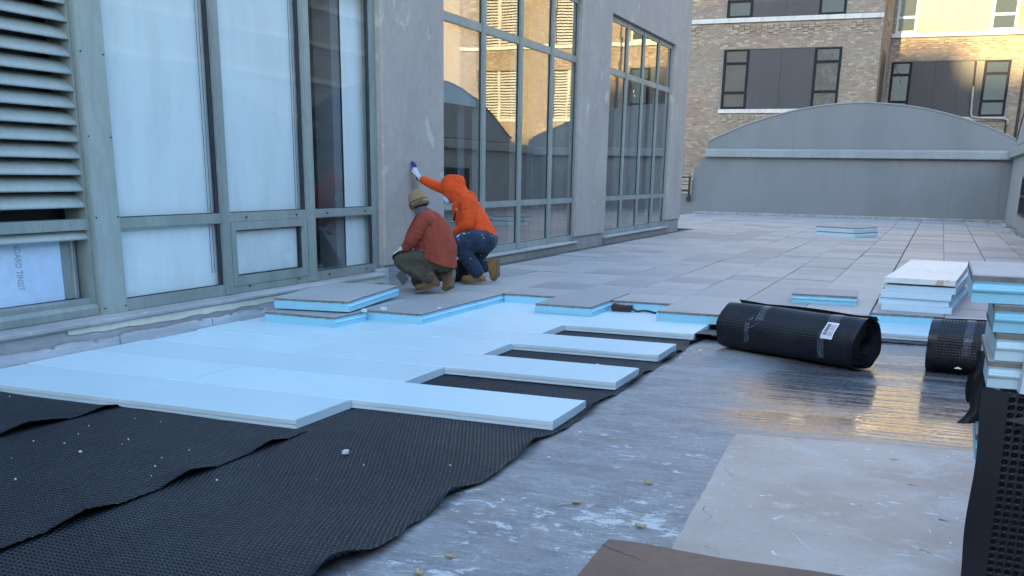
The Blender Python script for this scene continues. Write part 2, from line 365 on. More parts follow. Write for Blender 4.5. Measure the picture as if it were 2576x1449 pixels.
def glass(name, f0=0.10, tint=(0.80, 0.90, 0.90), wob=0.02, wscale=0.8, solid=None):
    k = NT(name); t = k.t; out = t.nodes['Material Output']; t.nodes.remove(k.b)
    lw = k.n('ShaderNodeLayerWeight'); lw.inputs[0].default_value = 0.5
    f = k.math('ADD', k.math('MULTIPLY', k.math('POWER', lw.outputs['Facing'], 5.0), 1 - f0), f0)
    gl = k.n('ShaderNodeBsdfGlossy'); gl.inputs['Roughness'].default_value = 0.015; gl.inputs['Color'].default_value = (0.95, 0.97, 0.96, 1)
    bp = k.n('ShaderNodeBump'); k.l(k.noise(wscale, 2, 0.4), bp.inputs['Height']); bp.inputs['Strength'].default_value = 1.0; bp.inputs['Distance'].default_value = wob
    k.l(bp.outputs[0], gl.inputs['Normal'])
    if solid is None:
        tr = k.n('ShaderNodeBsdfTransparent'); tr.inputs[0].default_value = (*tint, 1)
    else:
        tr = k.n('ShaderNodeBsdfDiffuse'); tr.inputs[0].default_value = (*solid, 1)
    mx = k.n('ShaderNodeMixShader'); k.l(f, mx.inputs[0]); k.l(tr.outputs[0], mx.inputs[1]); k.l(gl.outputs[0], mx.inputs[2])
    k.l(mx.outputs[0], out.inputs[0]); return k.m
M['glass_pale'] = glass('pale_window_glass', 0.06, (0.87, 0.93, 0.935), 0.0012, 1.1)
M['glass'] = glass('window_glass', 0.30, (0.93, 0.97, 0.97), 0.0012, 1.1)
M['glass_far'] = glass('far_window_glass', 0.35, (0.5, 0.55, 0.5), 0.014, 2.6, (0.05, 0.06, 0.055))

def cloth(name, c, c2=None, rough=0.9, wr=(14, 0.5), stretch=(1, 1, 1), spots=None, fuzz=0.3):
    k = NT(name); c2 = c2 or tuple(v * 0.72 for v in c)
    col = k.mix(k.ramp(k.noise(7, 5, 0.6), 0.38, 0.66), c, c2)
    col = k.mix(k.math('MULTIPLY', k.ramp(k.noise(120, 2, 0.5), 0.4, 0.7), 0.22), col, tuple(v * 0.6 for v in c))
    if spots:
        sc, th, cc, loc = spots
        col = k.mix(k.ramp(k.noise(sc, 4, 0.6, (1, 1, 1), 0.5, loc), th, th + 0.02), col, cc)
    h = k.math('ADD', k.noise(wr[0], 3, 0.5, stretch, 0.8), k.math('MULTIPLY', k.noise(170, 2), 0.05))
    k.bump(h, wr[1], 0.03)
    m = k.fin(col, rough, 0.15)
    k.b.inputs['Sheen Weight'].default_value = fuzz
    k.b.inputs['Sheen Tint'].default_value = (*[min(1, v * 2 + 0.1) for v in c], 1)
    return m
M['jacket'] = cloth('rust_red_fleece', (0.27, 0.058, 0.034), (0.22, 0.047, 0.028), 0.95, (9, 0.35))
M['hoodie'] = cloth('orange_sweatshirt', (0.72, 0.085, 0.018), (0.62, 0.068, 0.015), 0.9, (12, 0.45))
M['olive'] = cloth('olive_work_trousers', (0.082, 0.076, 0.054), (0.056, 0.053, 0.040), 0.9, (16, 0.6), (1, 1, 2.2))
M['jeans'] = cloth('paint_spattered_jeans', (0.034, 0.048, 0.078), (0.022, 0.033, 0.056), 0.85, (15, 0.6), (1, 1, 2.0), (15, 0.655, (0.50, 0.50, 0.46), (2.3, 0.7, 1.1)))
M['boot'] = cloth('tan_boot_leather', (0.36, 0.20, 0.075), (0.26, 0.14, 0.055), 0.7, (22, 0.35), fuzz=0.1)
M['boot_old'] = cloth('worn_boot_leather', (0.165, 0.105, 0.052), (0.11, 0.075, 0.042), 0.75, (22, 0.4), fuzz=0.1)
M['sole'] = simple('rubber_sole', (0.19, 0.13, 0.075), (0.14, 0.10, 0.06), 20, 0.8)
M['sole_pale'] = simple('worn_heel_tread', (0.30, 0.26, 0.21), (0.22, 0.19, 0.16), 30, 0.85)
M['beanie'] = cloth('tan_knit', (0.30, 0.20, 0.115), (0.25, 0.165, 0.095), 0.95, (60, 0.3), (1, 1, 0.3))
M['collar_grey'] = cloth('grey_collar', (0.12, 0.115, 0.125))
M['black_cloth'] = cloth('black_cloth', (0.02, 0.019, 0.021), None, 0.9)
M['maroon'] = cloth('maroon_print', (0.07, 0.012, 0.02), None, 0.8, fuzz=0.0)
M['maroon_label'] = simple('small_maroon_tag', (0.11, 0.012, 0.018), None, 8, 0.6)
M['skin'] = simple('skin', (0.36, 0.20, 0.135), (0.31, 0.165, 0.11), 12, 0.55)
M['glove_white'] = cloth('white_knit_glove', (0.56, 0.57, 0.60), (0.46, 0.47, 0.50), 0.95, (50, 0.3))
M['glove_blue'] = cloth('indigo_rubber_palm', (0.035, 0.030, 0.20), (0.025, 0.022, 0.14), 0.5, (30, 0.3), fuzz=0.0)
M['glove_cream'] = cloth('cream_knit_glove', (0.55, 0.53, 0.44), (0.44, 0.42, 0.35), 0.95, (50, 0.3))
M['glove_maroon'] = cloth('maroon_rubber_palm', (0.10, 0.035, 0.045), None, 0.6, (30, 0.3), fuzz=0.0)
M['mask'] = cloth('pale_blue_mask', (0.55, 0.66, 0.76), (0.50, 0.60, 0.70), 0.8, (30, 0.4), (1, 1, 3), fuzz=0.0)
M['hair'] = simple('dark_hair', (0.015, 0.012, 0.010), None, 40, 0.6)
M['wood'] = simple('old_wood_strip', (0.30, 0.265, 0.215), (0.24, 0.21, 0.17), 5, 0.8, (1, 1, 0.2))
M['steel'] = simple('dull_steel', (0.20, 0.205, 0.22), (0.16, 0.165, 0.18), 9, 0.45, metal=0.5)
M['red_plastic'] = simple('red_plastic', (0.085, 0.016, 0.014), None, 9, 0.4)
M['leaf'] = simple('dry_leaf', (0.42, 0.34, 0.18), (0.34, 0.27, 0.14), 25, 0.8)
M['stem'] = simple('leaf_stem', (0.60, 0.56, 0.44), None, 25, 0.8)
# ================================================================== SETTING
ROOF = -0.012; ZB = 0.055; ZP = 0.155           # roof deck, top of foam boards, top of laid pavers
tag(MB().box(-400, -400, -14.2, 400, 400, -14.0).build('ground', M['ground']), kind='structure')
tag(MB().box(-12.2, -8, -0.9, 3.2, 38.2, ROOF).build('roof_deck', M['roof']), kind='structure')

# ------------------------------------------------------------------ office building on the left
W = -5.98; FX = -6.06; GX = -6.078
office = tag(empty('office_building', (W, 12, 0)), 'grey stucco building with tall green framed windows along the left side of the terrace', 'building')
def P_(mb, name, mat, parent):
    """part built in world coordinates under a root empty, or a sub-part under such a part"""
    o = mb.build(name, mat, parent)
    if parent.parent is None and parent.type == 'EMPTY': o.matrix_parent_inverse = Matrix.Translation(parent.location).inverted()
    return o
m = MB(); m.box(-6.5, -6, 4.27, W, 25.8, 8.0); m.box(-14, 25.5, -0.9, -6.5, 25.8, 8.0); m.box(-14, -6, 8.0, W - 0.02, 25.78, 8.2)
m.box(-14.2, -6, -0.9, -14.0, 25.8, 8.0); m.box(-14, -6.2, -0.9, W, -6.0, 8.0)
P_(m, 'upper_wall', M['stucco'], office)
for (a, b, zb) in ((10.74, 12.34, 0.335), (17.76, 19.46, 0.335), (24.42, 25.8, 0.40)):
    m = MB(); c = 0.018
    m.prism([(-6.5, a), (W - c, a), (W, a + c), (W, b - c), (W - c, b), (-6.5, b)], 'z', zb, 4.27)
    P_(m, 'column', M['stucco'], office)
    m = MB(); m.box(-6.4, a + 0.02, -0.01, W - 0.035, b - 0.02, zb + 0.001)
    P_(m, 'column_base', M['mortar_base'], office)
# ribbed metal lath where the base of the first column has been opened up
m = MB()
m.box(-6.02, 10.80, 0.06, W - 0.030, 11.75, 0.31)
for i in range(13):
    z = 0.07 + i * 0.0185
    m.prism([(W - 0.030, z), (W - 0.018, z + 0.004), (W - 0.018, z + 0.009), (W - 0.030, z + 0.013)], 'y', 10.80, 11.75)
P_(m, 'metal_lath', M['flash'], office)
m = MB(); m.box(-6.05, 10.60, ROOF, W + 0.012, 10.79, 0.30); P_(m, 'corner_flashing', M['flash'], office)
m = MB(); m.box(-9.6, -5.9, 0.10, -9.4, 25.4, 4.6); P_(m, 'back_room_wall', M['dark'], office)
m = MB(); m.box(-9.4, -5.9, 0.10, -6.2, 25.4, 0.2); P_(m, 'room_floor', M['dark'], office)
m = MB(); m.box(-9.4, -5.9, 4.30, -6.51, 25.4, 4.4); P_(m, 'room_ceiling', M['dark'], office)

def window(y0, y1, z0, z1, mulls, lowT=(0.92, 1.01), upT=(3.24, 3.35), bolts=True, gm='glass', jl=0.10, jr=0.10):
    """one glazed opening: frame part with mullions, transoms and panes as sub-parts"""
    f = MB()
    f.box(-6.20, y0, z0, FX, y0 + jl, z1); f.box(-6.20, y1 - jr, z0, FX, y1, z1)
    f.box(-6.20, y0 + jl, z0, FX - 0.001, y1 - jr, z0 + 0.095); f.box(-6.20, y0 + jl, z1 - 0.09, FX - 0.001, y1 - jr, z1)
    fr = P_(f, 'window', M['frame'], office)
    GK = 0.050 if gm == 'glass_pale' else 0.020
    edges = [(y0, y0 + jl)] + mulls + [(y1 - jr, y1)]
    for a, b in mulls:
        mm = MB(); mm.box(-6.20, a, z0 + 0.005, FX + 0.012, b, z1 - 0.005)
        mm.box(FX + 0.012, a + 0.03, z0 + 0.005, FX + 0.016, b - 0.03, z1 - 0.005)
        P_(mm, 'mullion', M['frame'], fr)
    for i in range(len(edges) - 1):
        a = edges[i][1]; b = edges[i + 1][0]
        for lo, hi in (lowT, upT):
            t = MB(); t.box(-6.19, a, lo, FX - 0.002, b, hi); t.box(FX - 0.002, a, lo + 0.008, FX + 0.002, b, hi - 0.045)
            P_(t, 'transom', M['frame'], fr)
        for lo, hi in ((z0 + 0.095, lowT[0]), (lowT[1], upT[0]), (upT[1], z1 - 0.09)):
            g = MB(); rx = rng.uniform(-0.0012, 0.0012); 
            g.add([(GX + rx, a - 0.002, lo - 0.002), (GX - rx, b + 0.002, lo - 0.002), (GX - rx * 0.5, b + 0.002, hi + 0.002), (GX + rx * 0.4, a - 0.002, hi + 0.002)], [(0, 1, 2, 3)])
            P_(g, 'pane', M[gm], fr)
            s = MB(); s.box(GX - 0.02, a, lo, GX + 0.006, a + 0.010, hi); s.box(GX - 0.02, b - GK, lo, GX + 0.008, b - 0.012, hi); s.box(GX - 0.02, a, lo, GX + 0.005, b - GK - 0.001, lo + 0.007)
            P_(s, 'gasket', M['gasket'], fr)
            s = MB(); s.box(GX - 0.02, b - 0.0115, lo, GX + 0.010, b - 0.005, hi); P_(s, 'glazing_bead', M['chrome'], fr)
    if gm == 'glass_pale':
        for i in range(1, len(edges) - 1):
            a = edges[i][1]; b = edges[i + 1][0]
            for yy in (a + 0.2 * (b - a), a + 0.85 * (b - a)):
                for zz in (z0 + 0.05, lowT[0] + 0.045):
                    P_(MB().tube([(FX, yy, zz), (FX + 0.012, yy, zz)], 0.009, 8), 'bolt', M['gasket'], fr)
    return fr
# left glazing: wide cover panel, two shaded bays, one dark bay
w0 = window(6.26, 10.74, 0.27, 4.26, [(7.84, 7.95), (9.24, 9.385)], gm='glass_pale', jl=0.29, jr=0.13)
m = MB(); m.box(FX, 6.262, 0.262, FX + 0.022, 6.535, 4.26); m.box(FX + 0.022, 6.266, 0.27, FX + 0.024, 6.275, 4.2); P_(m, 'cover_panel', M['frame_light'], office)
m = MB()
for z in (0.32, 1.02, 1.62, 2.22, 2.9, 3.6):
    for y in (6.285, 6.515): P_(MB().tube([(FX + 0.022, y, z), (FX + 0.027, y, z)], 0.007, 8), 'screw', M['gasket'], office)
# operable sash in the lower middle bay
m = MB(); a, b, lo, hi = 7.965, 9.225, 0.34, 0.925
for q in ((a, lo, a + 0.075, hi), (b - 0.075, lo, b, hi), (a + 0.075, lo, b - 0.075, lo + 0.085), (a + 0.075, hi - 0.075, b - 0.075, hi)):
    m.box(-6.13, q[0], q[1], FX + 0.006, q[2], q[3])
P_(m, 'sash', M['frame'], w0)
m = MB()
for q in ((a + 0.075, lo + 0.085, a + 0.088, hi - 0.075), (b - 0.10, lo + 0.085, b - 0.075, hi - 0.075), (a + 0.09, lo + 0.085, b - 0.1, lo + 0.095), (a + 0.09, hi - 0.087, b - 0.1, hi - 0.075)):
    m.box(-6.125, q[0], q[1], FX - 0.02, q[2], q[3])
P_(m, 'gasket', M['gasket'], w0)
# roller shades behind the left bays and their pull chains
for a, b in ((6.52, 7.86), (7.93, 9.26)):
    for lo, hi in ((0.31, 4.22),):
        P_(MB().box(-6.125, a + 0.02, lo, -6.12, b - 0.022, hi), 'roller_shade', M['shade'], w0)
for y in (7.66, 7.70, 9.06, 9.10):
    P_(MB().tube([(-6.108, y + 0.06, 4.2), (-6.108, y + 0.06, 1.0), (-6.108, y + 0.064, 0.48)], 0.0024, 6), 'pull_chain', M['gasket'], w0)
P_(MB().box(-6.40, 10.0, 0.21, -6.18, 10.16, 4.25), 'inner_post', M['room'], w0)
P_(MB().box(-6.165, 10.17, 0.31, -6.16, 10.66, 4.22), 'roller_shade', M['shade'], w0)
P_(MB().box(-7.6, 8.9, 0.21, -7.55, 10.7, 4.2), 'inner_partition', M['room'], w0)
w1 = window(12.35, 17.75, 0.27, 4.262, [(13.69, 13.815), (15.07, 15.20), (16.43, 16.56)], jl=0.09, jr=0.05)
P_(MB().box(-6.145, 12.44, 2.28, -6.14, 13.68, 4.17), 'roller_shade', M['shade_teal'], w1)
P_(MB().box(-6.30, 13.40, 0.35, -6.28, 13.60, 4.17), 'inner_post', M['room'], w1)
P_(MB().box(-6.50, 17.0, 0.21, -6.42, 17.72, 4.22), 'inner_panel', M['room'], w1)
P_(MB().box(-6.505, 16.58, 0.21, -6.42, 16.99, 4.22), 'inner_panel', M['shade_grey'], w1)
w2 = window(19.47, 24.41, 0.27, 4.262, [(20.70, 20.81), (21.93, 22.04), (23.16, 23.28)], jl=0.06, jr=0.08)
for a, b in ((20.82, 21.92), (22.05, 23.15), (19.6, 20.2)):
    P_(MB().box(-6.30, a, 0.9, -6.29, b, 4.17), 'roller_shade', M['shade_grey'], w2)
# louver bank
lou = MB()
lou.box(-6.20, 2.6, 0.93, -6.085, 6.255, 1.01); lou.prism([(-6.16, 0.275), (FX - 0.004, 0.275), (FX - 0.004, 0.33), (-6.085, 0.36), (-6.10, 0.36), (-6.10, 0.395), (-6.13, 0.405), (-6.16, 0.405)], 'y', 2.6, 6.255)
lou.box(-6.30, 6.235, 0.275, -6.087, 6.255, 4.26); lou.box(-6.5, 2.5, 0.27, FX, 2.6, 4.26); lou.box(-6.30, 2.6, 4.2, -6.07, 6.255, 4.262)
lv = P_(lou, 'louver', M['frame'], office)
P_(MB().box(-6.42, 2.6, 0.41, -6.40, 6.235, 4.2), 'louver_back', M['dark'], lv)
P_(MB().box(-6.20, 2.6, 0.408, -6.18, 6.03, 0.90), 'white_infill_board', M['whiteboard'], lv)
P_(MB().box(-6.21, 6.03, 0.408, -6.19, 6.19, 0.90), 'grey_jamb_strip', M['frame'], lv)
P_(MB().box(-6.19, 6.13, 0.408, -6.17, 6.145, 0.90), 'jamb_bead', M['chrome'], lv)
def blade_mesh():
    mb = MB(); outer = []; n = 7
    for i in range(n):
        t = i / (n - 1)
        outer.append((-0.0 - 0.125 * t, 0.0 + 0.096 * math.sin(t * math.pi / 2) ** 0.8 if t > 0 else 0.0))
    prof = [(0.004, -0.012), (0.004, 0.004)] + outer[1:] + [(p - 0.004, q - 0.005) for p, q in outer[::-1][:-1]] + [(-0.002, -0.002), (-0.002, -0.012)]
    mb.prism(prof, 'y', 2.6, 6.234, 0, True); return mb.mesh('blade', M['blade'])
bmesh_blade = blade_mesh()
for i in range(28):
    z = 4.10 - i * 0.1197
    if 0.88 < z < 1.03: continue
    if z < 0.68: break
    o = link('blade', bmesh_blade, lv); o.location = (-6.095, 0, z)
# dim lettering printed on the white infill board, reading downwards
def text_mesh(s, size, name, mat, extrude=0.0006, sx=1.0, align='LEFT'):
    cu = bpy.data.curves.new(name, 'FONT'); cu.body = s; cu.size = size; cu.extrude = extrude; cu.align_x = align; cu.resolution_u = 3
    o = bpy.data.objects.new(name, cu); COL.objects.link(o); o.scale = (sx, 1, 1)
    dg = bpy.context.evaluated_depsgraph_get(); me = bpy.data.meshes.new_from_object(o.evaluated_get(dg)); bpy.data.objects.remove(o)
    me.transform(Matrix.Diagonal((sx, 1, 1, 1))); me.materials.clear(); me.materials.append(mat); return me
tm = text_mesh('STANDARD TINSIT', 0.082, 'lettering', M['ink'], 0.0004, 0.62)
R3 = Matrix(((0, 0, 1), (0, 1, 0), (-1, 0, 0))).to_4x4()     # local x -> down, local y -> +Y, normal -> +X
o = link('printed_lettering', tm, lv)
o.matrix_basis = Matrix.Translation((-6.1785, 5.60, 0.945)) @ R3
# ledges and curb under the glazing
def ledge(y0, y1, xo, zt, th, name='sill_ledge'):
    m = MB(); m.prism([(-6.24, zt), (-6.24, zt - th), (xo - 0.015, zt - th - 0.012), (xo - 0.012, zt - th), (xo, zt - th), (xo, zt - 0.012), (xo - 0.01, zt - 0.004)], 'y', y0, y1)
    P_(m, name, M['ledge'], office)
ledge(-5.9, 6.30, -5.865, 0.272, 0.032); ledge(6.303, 10.58, -5.875, 0.268, 0.032)
ledge(12.34, 17.62, -5.90, 0.268, 0.03); ledge(19.46, 24.30, -5.90, 0.268, 0.03)
P_(MB().box(-6.4, -5.9, ROOF, -5.915, 10.59, 0.238), 'curb', M['ledge'], office)
m = MB(); ys = np.linspace(5.75, 10.56, 40)
def strip(mb, x, thick, ys, zlo, zhi):
    for i in range(len(ys) - 1):
        mb.box(x - thick, ys[i], zlo[i], x, ys[i+1] , zhi[i])
zl = [0.165 + 0.03 * math.exp(-(y - 5.75) * 2.5) + 0.003 * math.sin(y * 7.1) + 0.002 * math.sin(y * 17.0) for y in ys]
m = MB()
P = np.zeros((len(ys), 2, 3))
for i, y in enumerate(ys): P[i, 0] = (-5.902, y, zl[i] + 0.004 * rng.normal()); P[i, 1] = (-5.902, y, 0.2365)
m.add([tuple(p) for p in P[:, 0]] + [tuple(p) for p in P[:, 1]] + [(p[0] - 0.013, p[1], p[2]) for p in P[:, 0]], 
      [(i, i+1, 40+i+1, 40+i) for i in range(39)] + [(i, i+1, 80+i+1, 80+i) for i in range(39)])
P_(m, 'stucco_strip', M['cream'], office)
yb = [-5.8, 1.4, 2.6, 3.8, 5.07, 6.24, 7.38, 8.6, 9.75, 10.585]
for i in range(len(yb) - 1):
    m = MB(); n = 26; yy = np.linspace(yb[i] + 0.003, yb[i+1] - 0.003, n)
    top = [0.118 + 0.006 * math.sin(y * 9) + 0.010 * rng.random() - (0.022 if rng.random() < 0.10 else 0) for y in yy]
    vs = []; x1 = -5.872 + rng.uniform(-0.003, 0.003)
    for y, t in zip(yy, top): vs += [(x1 + 0.012, y, ROOF + 0.004), (x1, y, t), (x1 - 0.03, y, t + 0.003)]
    fs = []
    for k in range(n - 1):
        for q in range(2): fs.append((k*3+q, (k+1)*3+q, (k+1)*3+q+1, k*3+q+1))
    m.add(vs, fs)
    P_(m, 'flashing_panel', M['flash'], office)
P_(MB().box(-6.4, 12.36, 0.0, -5.935, 17.74, 0.236), 'curb', M['tan_base'], office)
P_(MB().box(-6.4, 19.48, 0.0, -5.935, 24.40, 0.236), 'curb', M['tan_base'], office)

# ------------------------------------------------------------------ parapet walls with arched tops
def arch_pts(x0, x1, zs, za, n=40, p=2.0):
    out = []
    for i in range(n + 1):
        t = i / n; x = x0 + (x1 - x0) * t; u = 2 * t - 1
        out.append((x, zs + (za - zs) * (1 - abs(u) ** p)))
    return out
BY = 36.9
pw = tag(empty('parapet_wall', (-3, BY, 0.1)), 'grey painted parapet wall with a broad curved top closing the far end', 'wall')
m = MB(); m.prism([(-8.20, -0.01), (2.30, -0.01), (2.30, 2.075), (-7.96, 2.075), (-7.96, 1.74), (-8.16, 1.74), (-8.16, 1.30), (-8.20, 1.30)], 'y', BY, BY + 0.35); P_(m, 'wall', M['parapet'], pw)
m = MB(); m.prism([(BY + 0.45, 2.077), (BY - 0.16, 2.077), (BY - 0.17, 2.09), (BY - 0.17, 2.30), (BY - 0.14, 2.345), (BY + 0.02, 2.365), (BY + 0.45, 2.365)], 'x', -7.76, 2.28); P_(m, 'coping', M['coping'], pw)
ap = [(-7.73, 2.363), (-7.73, 2.56)] + arch_pts(-7.68, 2.15, 2.62, 3.80) + [(2.2, 2.56), (2.2, 2.363)]
m = MB(); m.prism(ap, 'y', BY - 0.02, BY + 0.42); P_(m, 'arched_top', M['parapet'], pw)
a1 = arch_pts(-7.72, 2.19, 2.575, 3.80); a2 = [(x, z + 0.035) for x, z in a1]
m = MB(); m.prism(a1 + a2[::-1], 'y', BY - 0.05, BY + 0.45, 0, True); P_(m, 'arch_cap', M['coping'], pw)
# broken flashing and rubble line along the foot of the wall
m = MB()
for i in range(150):
    x = rng.uniform(-8.1, 1.95); s = rng.uniform(0.02, 0.07); y = BY - rng.uniform(0.0, 0.14)
    T = Matrix.Translation((x, y, ZP + 0.008)) @ Matrix.Rotation(rng.uniform(0, 3), 4, 'Z') @ Matrix.Rotation(rng.uniform(-0.4, 0.4), 4, 'X')
    m.box(-s * 1.6, -s * 0.5, -0.02, s * 1.6, s * 0.5, s * 0.55, 0, T)
m.box(-8.1, BY - 0.03, 0.0, 1.96, BY - 0.001, 0.24)
P_(m, 'torn_flashing', M['mortar_base'], pw)['kind'] = 'stuff'

rw = tag(empty('side_parapet_wall', (2.1, 18, 0.1)), 'grey painted side parapet wall with coping along the right edge of the terrace', 'wall')
RX = 1.97
P_(MB().box(RX, -7.5, -0.012, RX + 0.32, BY - 0.003, 2.12), 'wall', M['parapet_side'], rw)
m = MB(); m.prism([(RX + 0.40, 2.122), (RX - 0.14, 2.122), (RX - 0.15, 2.135), (RX - 0.15, 2.36), (RX - 0.12, 2.40), (RX + 0.02, 2.42), (RX + 0.40, 2.42)], 'y', -7.5, BY - 0.175); P_(m, 'coping', M['coping'], rw)
for y0, y1, za in ((22.0, 34.1, 4.0), (10.5, 20.3, 3.2), (-2, 8.0, 3.2)):
    ap = [(y0, 2.42)] + arch_pts(y0 + 0.02, y1 - 0.02, 2.60, za) + [(y1, 2.42)]
    m = MB(); m.prism(ap, 'x', RX - 0.125, RX + 0.38); P_(m, 'arched_top', M['parapet_side'], rw)
    a1 = arch_pts(y0, y1, 2.56, za + 0.005); a2 = [(x, z + 0.03) for x, z in a1]
    m = MB(); m.prism(a1 + a2[::-1], 'x', RX - 0.15, RX + 0.42, 0, True); P_(m, 'arch_cap', M['gasket'], rw)
m = MB()
for i in range(70):
    y = rng.uniform(27, 36.8); s = rng.uniform(0.02, 0.06)
    T = Matrix.Translation((RX - rng.uniform(0.0, 0.12), y, ZP + 0.008)) @ Matrix.Rotation(rng.uniform(0, 3), 4, 'Z')
    m.box(-s, -s * 1.4, -0.02, s, s * 1.4, s * 0.8, 0, T)
P_(m, 'torn_flashing', M['mortar_base'], rw)['kind'] = 'stuff'
gr = tag(empty('metal_grille', (RX, 29.6, 1.1)), 'black metal grille over an opening in the right parapet wall', 'grille')
P_(MB().box(RX - 0.004, 28.3, 0.58, RX + 0.01, 30.8, 1.56), 'opening', M['dark'], gr)
m = MB()
for q in ((28.3, 0.58, 30.8, 0.64), (28.3, 1.50, 30.8, 1.56), (28.3, 0.64, 28.38, 1.50), (30.72, 0.64, 30.8, 1.50), (28.38, 1.03, 30.72, 1.09)): m.box(RX - 0.045, q[0], q[1], RX - 0.005, q[2], q[3])
P_(m, 'frame', M['black_metal'], gr)
for i in range(8): P_(MB().box(RX - 0.035, 28.55 + i * 0.28, 0.64, RX - 0.015, 28.60 + i * 0.28, 1.03), 'bar', M['black_metal'], gr)
for i in range(8): P_(MB().box(RX - 0.035, 28.55 + i * 0.28, 1.09, RX - 0.015, 28.60 + i * 0.28, 1.50), 'bar', M['black_metal'], gr)
for i in range(4): P_(MB().box(RX - 0.010, 28.7 + i * 0.5, 0.70, RX - 0.004, 28.95 + i * 0.5, 0.98), 'pale_insert', M['coping'], gr)

rl = tag(empty('metal_railing', (-8.6, BY - 0.2, 0.2)), 'black metal railing ending beside the left end of the far parapet', 'railing')
P_(MB().box(-9.8, BY - 0.14, 1.36, -8.20, BY - 0.06, 1.41), 'top_rail', M['black_metal'], rl)
for z in (1.24, 1.12): P_(MB().box(-9.8, BY - 0.115, z, -8.28, BY - 0.09, z + 0.025), 'bar', M['black_metal'], rl)
P_(MB().box(-9.8, BY - 0.13, 0.90, -8.28, BY - 0.07, 0.97), 'bar', M['black_metal'], rl)
P_(MB().box(-8.29, BY - 0.13, 0.70, -8.22, BY - 0.07, 1.36), 'post', M['black_metal'], rl)
P_(MB().box(-8.33, BY - 0.17, 0.57, -8.21, BY - 0.03, 0.72), 'foot', M['black_metal'], rl)
tag(MB().box(-12.0, BY + 0.01, -0.9, -8.201, BY + 0.3, 0.83).build('low_wall', M['parapet']), 'low grey wall under the black railing at the far left corner', 'wall')

# ------------------------------------------------------------------ brick apartment building beyond the parapet
apt = tag(empty('apartment_building', (0, 46, -14)), 'buff brick apartment building with dark windows and pale bands, sunlit at upper right', 'building')
YM, YW = 43.0, 49.0; XC = -2.75; TOPZ = 19.0; FH = 3.335
m = MB(); m.box(-26, YM + 0.13, -14, XC - 0.012, 70, TOPZ); m.box(XC - 0.012, YW + 0.13, -14, 15, 70, TOPZ);
m.box(-26, YM + 0.012, -14, -12.2, YM + 0.129, TOPZ); m.box(-12.2, YM + 0.012, -14, XC - 0.012, YM + 0.129, 1.4); m.box(-12.2, YM + 0.012, 10.4, XC - 0.012, YM + 0.129, TOPZ)
m.box(10.8, YW + 0.012, -14, 15, YW + 0.129, TOPZ); m.box(XC, YW + 0.012, -14, 10.8, YW + 0.129, 1.8); m.box(XC, YW + 0.012, 12.6, 10.8, YW + 0.129, TOPZ)
P_(m, 'wall', M['brick_far'], apt)
main_g = [(-8.60, -4.12, -7.60, -5.13), (-15.2, -10.6, -14.2, -11.6)]
wing_g = [(-2.62, 2.02, -1.79, 1.02)]
def in_rect(x0, x1, z0, z1, rects):
    for a, b, c, d in rects:
        if x1 > a and x0 < b and z1 > c and z0 < d: return True
    return False
def openings(gs):
    r = []
    for g in gs:
        for k in range(-1, 5): r.append((g[0], g[1], 4.0 + FH * k, 6.22 + FH * k))
    return r
bm_ = MB()
def bricks(x0, x1, z0, z1, y, rects, axis='x'):
    row = 0; z = z0; H = 0.068; L = 0.20
    while z < z1:
        x = x0 - (0.105 if row % 2 else 0.0)
        while x < x1:
            a = max(x, x0) + 0.004; b = min(x + L, x1) - 0.004; x += L + 0.008
            if b - a < 0.03 or in_rect(a, b, z, z + H, rects): continue
            dpt = rng.uniform(0.0, 0.007)
            if axis == 'x':
                o = len(bm_.v); yy = y - dpt
                bm_.v += [(a, yy, z), (b, yy, z), (b, yy, z + H), (a, yy, z + H), (a, y + 0.014, z), (b, y + 0.014, z), (b, y + 0.014, z + H), (a, y + 0.014, z + H)]
            else:
                o = len(bm_.v); xx = y + dpt
                bm_.v += [(xx, a, z), (xx, b, z), (xx, b, z + H), (xx, a, z + H), (y - 0.014, a, z), (y - 0.014, b, z), (y - 0.014, b, z + H), (y - 0.014, a, z + H)]
            fs = [(0, 1, 2, 3), (0, 4, 5, 1), (3, 2, 6, 7), (1, 5, 6, 2), (0, 3, 7, 4)]
            bm_.f += [tuple(i + o for i in f) for f in fs]; bm_.m += [0] * 5; bm_.sm += [False] * 5
        z += H + 0.009; row += 1
bandr_m = [(-30, XC + 1, 7.19, 7.36), (-8.7, -4.05, 3.86, 4.02)]
bandr_w = [(XC - 1, 20, 7.18, 7.34), (-2.7, 2.1, 3.86, 4.02)]
wing_l = [(7.50, 9.75), (4.10, 5.72)]
opw = openings(wing_g) + [(a, b, 4.0 + FH * k, 6.22 + FH * k) for a, b in wing_l for k in range(-1, 5)]
bricks(-12.2, XC, 1.4, 10.4, YM, openings(main_g) + bandr_m)
bricks(XC + 0.02, 10.8, 1.8, 12.6, YW, opw + bandr_w)
bricks(YM + 0.02, YW, 1.8, 10.4, XC, [(44.2, 46.6, 4.0, 6.2), (44.2, 46.6, 7.35, 9.55)], 'y')
P_(bm_, 'brick', M['brick'], apt)['kind'] = 'stuff'
# mortar faces behind the brick skin
m = MB()
def bed(x0, x1, z0, z1, y, rects):
    xs = sorted({x0, x1} | {v for r in rects for v in r[:2] if x0 < v < x1}); zs = sorted({z0, z1} | {v for r in rects for v in r[2:] if z0 < v < z1})
    for i in range(len(xs) - 1):
        for j in range(len(zs) - 1):
            if not in_rect(xs[i] + 1e-4, xs[i+1] - 1e-4, zs[j] + 1e-4, zs[j+1] - 1e-4, rects): m.box(xs[i], y + 0.008, zs[j], xs[i+1], y + 0.128, zs[j+1])
bed(-12.2, XC - 0.02, 1.4, 10.4, YM, openings(main_g)); bed(XC + 0.01, 10.8, 1.8, 12.6, YW, opw)
P_(m, 'mortar_bed', M['mortar'], apt)['kind'] = 'stuff'
